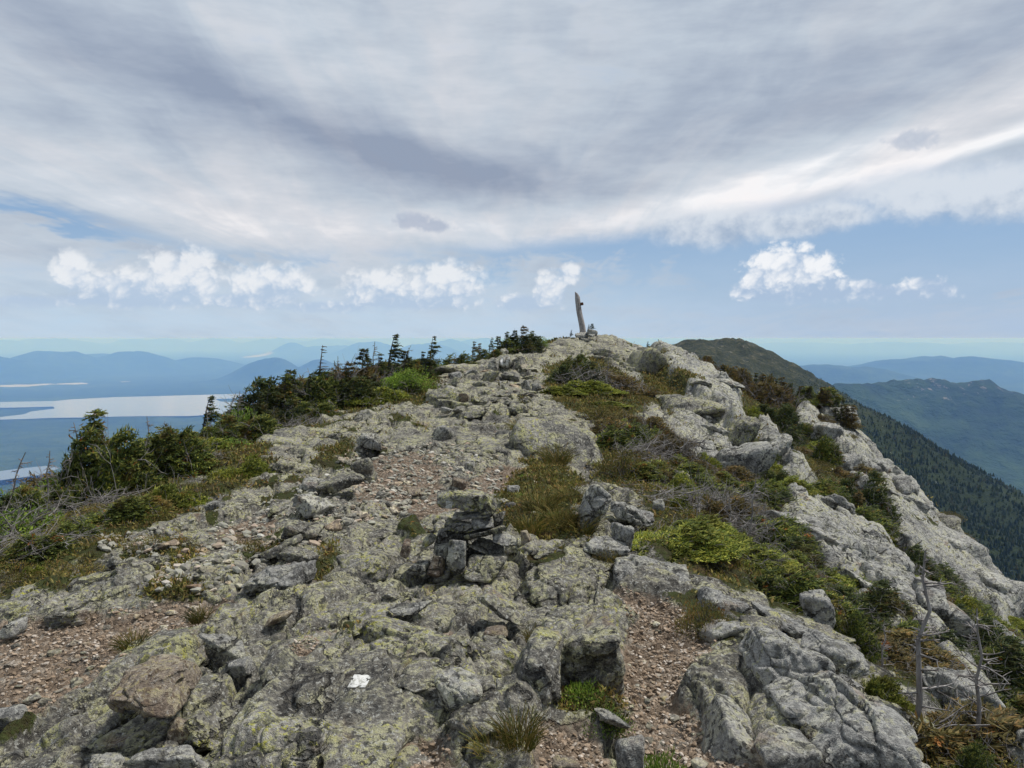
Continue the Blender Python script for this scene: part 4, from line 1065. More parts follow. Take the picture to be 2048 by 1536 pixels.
_q = np.array([v.co[:] for v in cairn_stones[0].data.vertices]); _q = _q + np.array(cairn_stones[0].matrix_world)[:3, 3]; _px, _py, _ = to_px(_q)
_cx, _cy = _px.min() + .20 * np.ptp(_px), _py.min() + .66 * np.ptp(_py)
for bx, sk in (((702, 1350, 738, 1376), 14), ((1001, 714, 1006, 730), 0), ((1012, 720, 1017, 735), 0), ((_cx - 6, _cy - 10, _cx + 7, _cy + 10), 3)): paint_patch(bx, sk)

# ------------------------------------------------------------------ post on the knoll
def summit():
    base = at(1168, 668, 33.5); gz = ground_z(base[0], base[1])
    k = 33.5 / FPX
    m = new_mat('weathered_wood'); p = obj_coord()
    g = noise(vmul(p, (22, 22, 1.4)), 1.0, 4, .65); n2 = noise(p, 9, 3, .6)
    c = ramp(g * .6 + n2 * .4, [(.32, (.10, .085, .075)), (.48, (.25, .225, .21)), (.62, (.38, .36, .345)), (.75, (.46, .45, .44))])
    M['wood'] = finish(m, c, .9, g, .6, .01)
    root = obj('wooden_post', None, loc=(base[0], base[1], base[2] - .1), label='leaning weathered grey wooden post on the rocky knoll', category='post')
    n = 26; zz = np.linspace(0, 1.72, n); lean = -.018 - .165 * zz
    P = np.c_[lean + .012 * np.sin(zz * 4), .02 * zz, zz]
    rad = .142 - .030 * zz / 1.7
    V, F = tube(P, rad, 20)
    a = np.arctan2(V[:, 1] - np.repeat(P[:, 1], 20), V[:, 0] - np.repeat(P[:, 0], 20))
    V = V + np.c_[np.cos(a), np.sin(a), a * 0] * (fbm3(np.c_[a * 2.5, a * 0, V[:, 2] * 1.2], 3, 4) * .014)[:, None]
    top = V[-20:]; V[-20:, 2] += np.where(True, (.10 - (top[:, 0] - P[-1, 0]) * 1.2) * 1.0 + .0, 0); 
    capv = V[-20:].mean(0) + np.array([0, 0, .05]); V = np.r_[V, [capv]]
    cf = np.array([[(n - 1) * 20 + j, (n - 1) * 20 + (j + 1) % 20, n * 20] for j in range(20)])
    obj('shaft', mk_mesh('shaft', V, [F, cf], True, [M['wood']]), root)
    m = new_mat('brown_board'); M['board'] = finish(m, mixc(noise(obj_coord(), 30, 3, .6), (.06, .030, .022), (.16, .075, .05)), .8)
    bm = bmesh.new(); bmesh.ops.create_cube(bm, size=1); bmesh.ops.scale(bm, vec=(.10, .20, .13), verts=bm.verts)
    bmesh.ops.bevel(bm, geom=bm.edges[:], offset=.018, segments=2, affect='EDGES')
    me = bpy.data.meshes.new('sign_stub'); bm.to_mesh(me); bm.free(); me.materials.append(M['board'])
    obj('sign_stub', me, root, loc=(-.105, -.03, 1.40), rot=(0, R(-8), R(12)))
    for kx, (x0, y0, x1, y1), lab, mt in [(0, (1150, 664, 1178, 681), 'pale rounded stone propping the post foot on its left', 'rock_pale'), (1, (1172, 658, 1196, 673), 'tilted slab leaning against the right of the post foot', 'rock_grey'),
                                  (2, (1172, 668, 1190, 677), 'small flat stone wedged below the tilted slab at the post', 'rock_pale'), (3, (1160, 676, 1186, 683), 'thin dark slab under the post stones', 'rock_dark')]:
        rock('stone', 'stone', (x0, y0, x1, y1), lab, mat=mt, t=32.6 - .1 * kx, df=.8, sharp=14, tilt=(-6, 14, 12, 4)[kx], sub=4)
summit()

# ------------------------------------------------------------------ loose stones
m = new_mat('loose_stone'); _p = position(); _r = obj_random()
_c, _h2 = rock_color(_p, .5, .2)
_t = ramp(_r, [(0, (.55, .52, .47)), (.45, (.95, .95, .92)), (.7, (.95, .76, .62)), (1, (1.25, 1.22, 1.15))])
M['loose'] = finish(m, mixc(1.0, _c, _t, 'MULTIPLY'), .92, _h2, .6, .02, .18)
def stone_mesh(k, dims, sub=3): 
    V, F = rock_verts(3000 + k, sub, dims, 14 + k % 4 * 4, .3, rough=.7); return V, F
STONES = [mk_mesh('stone', *stone_mesh(k, (1, .62 + .3 * (k * 7 % 5) / 5, .30 + .22 * (k * 3 % 4) / 3), 4), True, [M['loose']]) for k in range(10)]
AREAS = [
 ([(300, 1070), (540, 1000), (560, 1090), (480, 1190), (300, 1205)], 56, (.05, .17), 'loose grey stone on the stony ground left of the boulder pile'),
 ([(640, 900), (1000, 880), (1010, 990), (880, 1000), (660, 1060)], 96, (.05, .20), 'loose stone on the trail bed between the cairn and the fractured ledge'),
 ([(0, 1250), (420, 1190), (400, 1240), (180, 1350), (0, 1440)], 40, (.04, .10), 'broken stone lying in the left gravel patch'),
 ([(1225, 1180), (1420, 1275), (1350, 1400), (1490, 1520), (1300, 1530), (1240, 1400)], 40, (.03, .08), 'broken buff stone lying in the right gravel path'),
 ([(870, 730), (1080, 735), (1080, 800), (880, 800)], 36, (.12, .35), 'loose grey stone among the saddle blocks below the knoll'),
 ([(1000, 920), (1120, 940), (1180, 1080), (1010, 1060)], 20, (.05, .12), 'small pale stone scattered in the heath right of the cairn')]
rg = np.random.default_rng(5)
def inside(poly, n):
    poly = np.array(poly, float); lo, hi = poly.min(0), poly.max(0); out = []
    while len(out) < n:
        p = rg.uniform(lo, hi)
        if poly_sdf(np.array([p[0]]), np.array([p[1]]), poly)[0] < 0: out.append(p)
    return out
def scatter_stones():
    for poly, n, (s0, s1), lab in AREAS:
        for px, py in inside(poly, n):
            h_ = hit(px, py); z = ground_z(h_[0], h_[1]); s = s0 + (s1 - s0) * rg.random() ** 2.2
            o = obj('stone', STONES[rg.integers(len(STONES))], loc=(h_[0], h_[1], z + s * .10), rot=(rg.normal(0, .22), rg.normal(0, .22), rg.uniform(0, 6.3)), scale=(s, s, s),
                    label=lab, category='stone', group='loose stones: ' + ' '.join(lab.split()[-5:]))
scatter_stones()
def pebble_field(name, n, polys_px, size, mat, seed, keep=None):
    """thousands of small stones joined into one"""
    g = np.random.default_rng(seed); d, F = ico(1)
    pts = []
    for poly, k in polys_px:
        pw = poly_world(poly); lo, hi = pw.min(0), pw.max(0); c = 0
        while c < k:
            q = g.uniform(lo, hi, (k * 3, 2)); q = q[poly_sdf(q[:, 0], q[:, 1], pw) < 0][:k - c]; pts.append(q); c += len(q)
    P = np.concatenate(pts); z, gr, ve, pa = ground_height(P[:, 0], P[:, 1])
    if keep is not None: ok = keep(gr, ve); P, z = P[ok], z[ok]
    n = len(P); s = size[0] + (size[1] - size[0]) * g.random(n) ** 2.5
    V = d[None] * (1 + g.uniform(-.28, .28, (n, len(d), 1))) * (s[:, None] * g.uniform(.55, 1, (n, 3)) * np.array([1, 1, .62]))[:, None, :] * .5
    a = g.uniform(0, 6.3, n); ca, sa = np.cos(a)[:, None], np.sin(a)[:, None]; tl = g.normal(0, .3, n)[:, None]
    x = V[..., 0] * ca - V[..., 1] * sa; y = V[..., 0] * sa + V[..., 1] * ca; zz = V[..., 2] + x * tl
    W = np.stack([x + P[:, :1], y + P[:, 1:], zz + (z + s * .12)[:, None]], -1).reshape(-1, 3)
    FF = (F[None] + (np.arange(n) * len(d))[:, None, None]).reshape(-1, 3)
    me = mk_mesh(name, W, FF, False, [mat]); return obj(name, me, kind='stuff')
m = new_mat('gravel_stone'); _r = island(); _p = position()
_c = ramp(_r, [(0, (.16, .12, .082)), (.35, (.29, .215, .15)), (.6, (.38, .295, .215)), (.8, (.32, .275, .225)), (1, (.56, .50, .43))])
M['pebble'] = finish(m, mixc(sstep(noise(_p, 90, 3, .7), .45, .6) * .35, _c, (.11, .08, .06)), .95)
m = new_mat('rubble_stone'); _r = island(); _p = position()
_c = ramp(_r, [(0, (.12, .11, .095)), (.3, (.22, .21, .185)), (.6, (.30, .295, .255)), (.82, (.34, .25, .19)), (1, (.50, .49, .45))])
M['rubble'] = finish(m, mixc(sstep(noise(_p, 60, 3, .7), .5, .62) * .4, _c, (.36, .37, .22)), .95)
pebble_field('gravel', 0, [([(1205, 1172), (1335, 1205), (1440, 1280), (1340, 1400), (1400, 1440), (1560, 1560), (1280, 1560), (1222, 1400), (1265, 1320), (1252, 1240)], 3000),
                           ([(0, 1250), (250, 1218), (470, 1192), (400, 1245), (180, 1350), (60, 1425), (0, 1450)], 1700), ([(690, 950), (800, 898), (885, 940), (870, 1010), (720, 1000)], 900),
                           ([(720, 1490), (900, 1470), (900, 1540), (720, 1540)], 300), ([(1080, 1460), (1180, 1460), (1240, 1540), (1080, 1540)], 500), ([(820, 1015), (1000, 925), (1080, 945), (890, 1020)], 700),
                           ([(560, 1290), (620, 1262), (640, 1280), (590, 1310)], 120), ([(770, 1240), (880, 1250), (880, 1290), (790, 1270)], 220)], (.009, .038), M['pebble'], 8)
pebble_field('rubble', 0, [([(300, 1070), (540, 1000), (640, 960), (700, 900), (1000, 880), (1010, 990), (880, 1000), (640, 1080), (560, 1180), (300, 1205)], 2600), ([(870, 730), (1080, 735), (1080, 800), (880, 800)], 500),
                           ([(200, 1080), (340, 1060), (320, 1120), (200, 1130)], 200)], (.02, .11), M['rubble'], 9)

# ------------------------------------------------------------------ plant materials
def leaf_mat(name, stops, orange=0.0, transl=.25, scale=2.2):
    m = new_mat(name); r = island(); p = position()
    c = ramp(r, stops)
    n = noise(p, scale, 3, .6)
    c = mixc(sstep(n, .35, .65), mixc(1.0, c, (1.4, 1.35, 1.1), 'MULTIPLY'), mixc(1.0, c, (2.9, 2.7, 1.9), 'MULTIPLY'))
    if orange:
        n2 = noise(p, 1.9, 3, .65); n3 = noise(p, 7.0, 3, .65)
        c = mixc(sstep(n2, .56, .66) * orange * .7, c, (.20, .115, .035))
        c = mixc(sstep(n3, .63, .69) * orange, c, (.42, .13, .03))
    return finish(m, c, .7, transl=transl, spec=.2)
M['spruce'] = leaf_mat('spruce_needles', [(0, (.014, .022, .010)), (.35, (.030, .046, .016)), (.65, (.055, .075, .022)), (.88, (.10, .115, .028)), (1, (.17, .17, .05))], .9)
M['spruce_dark'] = leaf_mat('dark_spruce_needles', [(0, (.010, .016, .010)), (.45, (.022, .034, .015)), (.8, (.040, .054, .020)), (1, (.085, .085, .03))], .35)
M['spruce_brown'] = leaf_mat('brown_spruce_needles', [(0, (.022, .020, .012)), (.4, (.050, .048, .022)), (.75, (.085, .070, .032)), (1, (.13, .085, .04))], .5)
M['spruce_bright'] = leaf_mat('bright_spruce_needles', [(0, (.022, .034, .012)), (.35, (.060, .082, .018)), (.7, (.115, .135, .026)), (1, (.20, .20, .055))], .25)
M['leafy'] = leaf_mat('broad_leaves', [(0, (.035, .070, .014)), (.5, (.075, .125, .024)), (1, (.14, .19, .045))], 0, .35)
M['heath'] = leaf_mat('heath_leaves', [(0, (.026, .026, .012)), (.3, (.050, .052, .018)), (.55, (.070, .076, .022)), (.75, (.095, .062, .032)), (1, (.13, .12, .045))], .35)
M['grassm'] = leaf_mat('grass_blades', [(0, (.022, .028, .008)), (.4, (.040, .046, .013)), (.75, (.065, .052, .018)), (1, (.12, .09, .04))], 0, .3)
m = new_mat('bark'); _p = obj_coord(); _nz = noise(vmul(_p, (20, 20, 5)), 1, 4, .65)
M['bark'] = finish(m, ramp(_nz, [(.35, (.035, .030, .026)), (.55, (.105, .095, .085)), (.7, (.20, .19, .175))]), .95, _nz, .6, .01)
m = new_mat('dead_wood'); _p = obj_coord(); _nz = noise(vmul(_p, (20, 20, 5)), 1, 4, .65); _i = island()
M['dead'] = finish(m, mixc(_i * .5, ramp(_nz, [(.35, (.12, .11, .105)), (.55, (.27, .255, .245)), (.7, (.42, .405, .39))]), (.13, .11, .10)), .95)

# ------------------------------------------------------------------ plant geometry
def unit(v): return v / (np.linalg.norm(v, axis=-1, keepdims=True) + 1e-9)
def kites(P, Dr, L, W, g, fold=.25):
    """small pointed leaves: base, two sides, tip"""
    n = len(P); up = unit(g.normal(0, 1, (n, 3)) * .45 + np.array([0, 0, 1.0]))
    S = unit(np.cross(Dr, up)); N = np.cross(S, Dr)
    L = L[:, None]; W = W[:, None]
    mid = P + Dr * L * .45 - N * W * fold
    V = np.stack([P, mid + S * W * .5, P + Dr * L, mid - S * W * .5], 1).reshape(-1, 3)
    return V, np.arange(n * 4).reshape(n, 4)
def boughs(P, Dr, L, g, n=9, tw=.30, wid=.026, droop=.15):
    """flat needle boughs: an axis with twigs to both sides; P, Dr (k,3), L (k,)"""
    k = len(P); t = np.linspace(.12, 1.0, n)
    side = unit(np.cross(Dr, np.array([0, 0, 1.0]) + g.normal(0, .25, (k, 3))))
    axis = P[:, None] + Dr[:, None] * (t[None, :, None] * L[:, None, None]); axis[..., 2] -= droop * (t[None] ** 2) * L[:, None] * .5
    out = []
    for sg in (-1, 1):
        d = unit(Dr[:, None] * .75 + sg * side[:, None] * .8 + g.normal(0, .22, (k, n, 3)))
        ln = (tw * L[:, None] * (1.1 - .75 * t[None]) + .02) * g.uniform(.7, 1.25, (k, n))
        out.append((axis.reshape(-1, 3), d.reshape(-1, 3), ln.ravel()))
    d = unit(np.repeat(Dr[:, None], n, 1) + g.normal(0, .3, (k, n, 3))); ln = L[:, None] * g.uniform(.14, .26, (k, n))
    out.append((axis.reshape(-1, 3), d.reshape(-1, 3), ln.ravel()))
    A_ = np.concatenate([o[0] for o in out]); B_ = np.concatenate([o[1] for o in out]); C_ = np.concatenate([o[2] for o in out])
    return kites(A_, B_, C_, np.clip(C_ * .42, .008, wid) * g.uniform(.7, 1.2, len(C_)), g)
def twig_tree(geo, p, d, L, r, depth, g, bend=.25, wind=None, n=4):
    """a bare branch with side twigs"""
    P = [np.array(p)]; v = np.array(d, float)
    for i in range(n):
        v = unit(v + g.normal(0, bend, 3) * .5 + (wind if wind is not None else 0)); P.append(P[-1] + v * L / n)
    P = np.array(P)
    geo.add(*tube(P, np.linspace(r, r * .35, len(P)), 3 if r < .012 else 5))
    if depth:
        for k in range(g.integers(3, 6)):
            i = g.integers(1, len(P)); q = P[i] - (P[i] - P[i - 1]) * g.random()
            dd = unit(unit(P[i] - P[i - 1]) * .6 + g.normal(0, .6, 3))
            twig_tree(geo, q, dd, L * g.uniform(.3, .55), r * .5, depth - 1, g, bend, wind, 3)

def tree_spruce(seed, h, width=.42, flag=.8, lean=.08, dens=1.0, mat='spruce_dark', bare=.0, top=1.0):
    """wind-flagged spruce: bare windward side, boughs swept to the lee (+x)"""
    g = np.random.default_rng(seed)
    root = bpy.data.objects.new('spruce', None)
    n = 9; z = np.linspace(0, h, n); P = np.c_[lean * z * (z / h) + g.normal(0, .012 * h, n).cumsum() * .3, g.normal(0, .008 * h, n).cumsum() * .3, z]; P[0, :2] = 0
    geo = Geo(); geo.add(*tube(P, np.linspace(.035 * h ** .7, .006, n), 6))
    ns = int(16 * dens * h / 1.6) + 6
    bp, bd, bl = [], [], []
    for k in range(ns):
        f = (k + g.random()) / ns
        if f < .06: continue
        q = np.array([np.interp(f * h, z, P[:, i]) for i in range(3)])
        cr = width * h * (1.02 - f) ** .75 * (.55 + .45 * math.sin(f * 17 + seed)) + .05
        for j in range(g.integers(4, 7)):
            a = g.uniform(-math.pi, math.pi); lee = .5 + .5 * math.cos(a)
            L = cr * (1 - flag + flag * lee * 1.35) * g.uniform(.7, 1.15)
            if L < .04: continue
            d = unit(np.array([math.cos(a) + flag * .7, math.sin(a) * .9, g.uniform(-.12, .25)]))
            tip = q + d * L
            geo.add(*tube(np.array([q, q + d * L * .5 + [0, 0, .01], tip]), np.array([.010, .006, .003]) * (h ** .5), 3))
            if f < bare and g.random() < .85: continue
            if f > top: continue
            for s in np.arange(.25, 1, .3):
                bp.append(q + d * L * s * .9); bd.append(unit(d + g.normal(0, .35, 3) * [1, 1, .5])); bl.append(L * (.55 - .2 * s) + .07)
    me = geo.mesh('trunk', M['bark']); t = bpy.data.objects.new('trunk', me); t.parent = root
    if bp:
        V, F = boughs(np.array(bp), np.array(bd), np.array(bl), g, 6, .5, .03)
        c = bpy.data.objects.new('crown', mk_mesh('crown', V, F, False, [M[mat]])); c.parent = root
    return root
def tree_dead(seed, h, flag=.5, curve=.0):
    g = np.random.default_rng(seed); root = bpy.data.objects.new('dead_spruce', None)
    n = 8; z = np.linspace(0, 1, n); P = np.c_[curve * h * z ** 2 + g.normal(0, .012 * h, n), g.normal(0, .012 * h, n), z * h]; P[0] = 0
    geo = Geo(); geo.add(*tube(P, np.linspace(.021 * h ** .6, .006, n), 6))
    me = geo.mesh('trunk', M['dead']); t = bpy.data.objects.new('trunk', me); t.parent = root
    geo = Geo()
    for k in range(int(14 * h) + 10):
        f = g.uniform(.12, .98); q = np.array([np.interp(f * h, P[:, 2], P[:, i]) for i in range(3)])
        a = g.uniform(-math.pi, math.pi); lee = .5 + .5 * math.cos(a)
        L = h * .26 * (1.05 - f) ** .6 * (1 - flag + 1.3 * flag * lee) * g.uniform(.4, 1.2)
        twig_tree(geo, q, unit(np.array([math.cos(a) + flag * .5, math.sin(a), g.uniform(-.1, .35)])), L, .009 * h ** .5, 1, g, .3)
    b = bpy.data.objects.new('branches', geo.mesh('branches', M['dead'])); b.parent = root; b['kind'] = 'stuff'
    return root
def krummholz(seed, rx, ry, h, n=150, mat='spruce', dead=40, flag=.6, lump=3):
    """low wind-pruned mat of spruce: lumpy dome of boughs over grey stems"""
    g = np.random.default_rng(seed); root = bpy.data.objects.new('krummholz', None)
    lumps = [(g.uniform(-.55, .55) * rx, g.uniform(-.5, .5) * ry, g.uniform(.55, 1.0) * h, g.uniform(.35, .6)) for _ in range(lump)]
    a = g.uniform(0, 2 * math.pi, n * 3); rr = np.sqrt(g.random(n * 3)) * 1.0
    x, y = np.cos(a) * rr * rx, np.sin(a) * rr * ry
    top = np.zeros(len(x)) + h * .22 * (1 - rr ** 3)
    for lx, ly, lh, lw in lumps: top = np.maximum(top, lh * np.exp(-((x - lx) / (lw * rx)) ** 2 - ((y - ly) / (lw * ry)) ** 2) * (1 - .4 * rr ** 4))
    zz = top * (1 - .75 * g.random(len(x)) ** 2.2)
    P = np.c_[x, y, zz]
    out = np.c_[x / rx, y / ry, np.zeros(len(x))] * .7 + g.normal(0, .35, (len(x), 3)) * [1, 1, .3] + np.array([flag, 0, .16])
    Dr = unit(out); L = g.uniform(.14, .30, len(x)) * (.7 + .5 * min(h, 1))
    V, F = boughs(P - Dr * L[:, None] * .5, Dr, L, g, 7, .42, .024)
    c = bpy.data.objects.new('crown', mk_mesh('crown', V, F, False, [M[mat]])); c.parent = root
    geo = Geo()
    for k in range(max(10, n // 8)):
        i = g.integers(len(x)); q = P[i]; b = np.array([q[0] * .25 - .1 * rx, q[1] * .3, 0])
        mid = (b + q) / 2 + [g.normal(0, .06), g.normal(0, .06), .05]
        geo.add(*tube(np.array([b, mid, q]), np.array([.022, .014, .005]), 4))
    if dead:
        for k in range(dead):
            i = g.integers(len(x)); q = P[i] * [1, 1, .75] + [-.04, -.04, 0]
            d = unit(np.array([g.normal(.4 * flag, .7), g.normal(-.35, .6), g.uniform(-.1, .5)]))
            twig_tree(geo, q, d, g.uniform(.15, .45), .0065, 1, g, .45)
    b = bpy.data.objects.new('branches', geo.mesh('branches', M['dead'])); b.parent = root; b['kind'] = 'stuff'
    return root
def tangle(seed, rx, ry, h, n=60):
    """bare grey branches lying in a heap"""
    g = np.random.default_rng(seed); root = bpy.data.objects.new('dead_branches', None); geo = Geo()
    for k in range(n):
        p = np.array([g.uniform(-rx, rx * .6), g.uniform(-ry, ry), g.random() ** 1.5 * h * .8])
        twig_tree(geo, p, unit(np.array([g.normal(.6, .5), g.normal(0, .5), g.uniform(-.05, .35)])), g.uniform(.25, .7), .008, 2 if k % 3 == 0 else 1, g, .4)
    b = bpy.data.objects.new('branches', geo.mesh('branches', M['dead'])); b.parent = root; b['kind'] = 'stuff'
    return root
def bush(seed, rx, ry, h, n=1500, leaf=.05, mat='leafy'):
    g = np.random.default_rng(seed); root = bpy.data.objects.new('leafy_bush', None)
    d = unit(g.normal(0, 1, (n, 3))); d[:, 2] = np.abs(d[:, 2]); r = g.random(n) ** .35
    lum = 1 + .22 * vnoise3(d * 2.3 + seed, seed)
    P = d * r[:, None] * lum[:, None] * [rx, ry, h] ; P[:, 2] *= .95
    Dr = unit(d * .6 + g.normal(0, .55, (n, 3)) + [0.1, 0, .25])
    V, F = kites(P, Dr, g.uniform(.7, 1.3, n) * leaf, g.uniform(.35, .6, n) * leaf, g)
    c = bpy.data.objects.new('leaves', mk_mesh('leaves', V, F, False, [M[mat]])); c.parent = root
    geo = Geo()
    for k in range(26):
        q = P[g.integers(n)]; geo.add(*tube(np.array([q * [.1, .1, 0], q * [.5, .5, .6], q]), np.array([.012, .008, .003]), 3))
    b = bpy.data.objects.new('stems', geo.mesh('stems', M['bark'])); b.parent = root
    return root
def tuft(seed, r, h, n=220):
    g = np.random.default_rng(seed); root = bpy.data.objects.new('grass_tuft', None)
    a = g.uniform(0, 6.3, n); q = np.sqrt(g.random(n)) * r; P = np.c_[np.cos(a) * q, np.sin(a) * q, np.zeros(n)]
    Dr = unit(np.c_[np.cos(a) * .5, np.sin(a) * .5, np.ones(n)] + g.normal(0, .28, (n, 3)))
    L = h * g.uniform(.5, 1.15, n); W = np.full(n, .0055)
    S = unit(np.cross(Dr, [0.3, 1, 0])); b = Dr.copy(); b[:, 2] *= .35
    V = np.stack([P - S * W[:, None] / 2, P + S * W[:, None] / 2, P + Dr * L[:, None] * .6 + S * W[:, None] * .4, P + Dr * L[:, None] * .6 - S * W[:, None] * .4], 1)
    V2 = np.stack([V[:, 3], V[:, 2], V[:, 2] + unit(b) * L[:, None] * .4, V[:, 3] + unit(b) * L[:, None] * .4], 1)
    V = np.concatenate([V, V2], 1).reshape(-1, 3); i = np.arange(n)[:, None] * 8
    F = np.concatenate([i + np.arange(4), i + np.arange(4, 8)])
    b = bpy.data.objects.new('blades', mk_mesh('blades', V, F, False, [M['grassm']])); b.parent = root
    return root

PRO = {}
def proto():
    for k in range(4): PRO['flag%d' % k] = (tree_spruce(20 + k, 1.7, .30, .85, (.10, .16, .05, .12)[k], 1.0, 'spruce_dark', (.0, .25, .15, .4)[k]), 1.7)
    for k in range(4): PRO['tree%d' % k] = (tree_spruce(40 + k, 1.4, .36, .35, .05, 1.1, ('spruce_dark', 'spruce_brown', 'spruce', 'spruce_brown')[k], 0), 1.4)
    PRO['half'] = (tree_spruce(60, 2.0, .36, .7, .06, 1.1, 'spruce_dark', 0, .48), 2.0)
    for k in range(4): PRO['dead%d' % k] = (tree_dead(80 + k, 1.5, (.6, .3, .5, .2)[k], (.0, .05, .22, -.05)[k]), 1.5)
    for k in range(3): PRO['mat%d' % k] = (krummholz(100 + k, .85, .6, .62, 280, 'spruce', 60), .85)
    for k in range(2): PRO['dark%d' % k] = (krummholz(110 + k, .9, .6, .75, 280, 'spruce_dark', 80), .9)
    for k in range(2): PRO['brown%d' % k] = (krummholz(115 + k, .8, .6, .55, 210, 'spruce_brown', 110), .8)
    for k in range(3): PRO['bright%d' % k] = (krummholz(120 + k, .8, .55, .40, 260, 'spruce_bright', 18), .8)
    for k in range(3): PRO['tangle%d' % k] = (tangle(130 + k, .7, .45, .4, 60), .7)
    PRO['bush0'] = (bush(140, .8, .6, .95, 2600, .06), .8); PRO['bush1'] = (bush(141, .6, .5, .5, 1500, .055), .6)
    PRO['heath0'] = (bush(142, .5, .4, .24, 1900, .03, 'heath'), .5); PRO['heath1'] = (bush(143, .5, .4, .20, 1700, .028, 'heath'), .5)
    PRO['herb0'] = (bush(144, .35, .3, .16, 1100, .032, 'leafy'), .35)
    for k in range(3): PRO['tuft%d' % k] = (tuft(150 + k, .10, .20), .10)
proto()
used = {}
CAT = {'flag': 'tree', 'tree': 'tree', 'half': 'tree', 'dead': 'dead tree', 'mat': 'shrub', 'dark': 'shrub', 'brown': 'shrub', 'bright': 'shrub', 'tangle': 'dead branches', 'bush': 'bush', 'heath': 'shrub', 'herb': 'plant', 'tuft': 'grass'}
def plant(kind, loc, sc, label, group=None, yaw=0.0, tilt=0.0):
    src, _ = PRO[kind]; tag = kind.rstrip('0123456789')
    o = src.copy(); col.objects.link(o)
    for ch in src.children:
        c = ch.copy(); col.objects.link(c); c.parent = o
    o.location = loc; o.rotation_euler = (0, tilt, yaw); o.scale = (sc, sc, sc) if np.isscalar(sc) else sc
    o['label'] = label; o['category'] = CAT[tag]
    if group: o['group'] = group
    return o
gp = np.random.default_rng(77)
def on_ground(x, y, sink=.03): return (x, y, ground_z(x, y) - sink)
def stand(kind, px, top, bot, label, t=None, group=None, yaw=None, tilt=0.0):
    """a tree whose foot and tip are seen at rows bot and top"""
    B = at(px, bot, t) if t else hit(px, bot)
    z = ground_z(B[0], B[1]) - .05
    tipz = EYE + ray(px, top)[1] * B[1]
    sc = max(tipz - z, .15) / PRO[kind][1]
    return plant(kind, (B[0], B[1], z), sc, label, group, gp.uniform(-.3, .3) if yaw is None else yaw, tilt)
def spread(kind, box, label, t=None, group=None, yaw=None, zs=None):
    """a low plant filling a box of the photograph"""
    x0, y0, x1, y1 = box; cx = (x0 + x1) / 2
    B = at(cx, y1, t) if t else hit(cx, y1)
    w = (x1 - x0) * B[1] / FPX; s = w / 2 / PRO[kind][1]
    y = B[1] + .55 * s * .6; x = B[0] * y / B[1]; z = ground_z(x, y) - .04
    hgt = EYE + ray(cx, y0)[1] * y - z
    nat = {'mat': .62, 'dark': .75, 'brown': .55, 'bright': .40, 'bush': .95, 'heath': .22, 'herb': .16, 'tangle': .4}[kind.rstrip('0123456789')]
    if kind == 'bush1': nat = .5
    zz = float(np.clip(hgt / nat, .5 * s, 2.2 * s))
    return plant(kind, (x, y, z), (s, s, zz), label, group, gp.uniform(-.35, .35) if yaw is None else yaw)

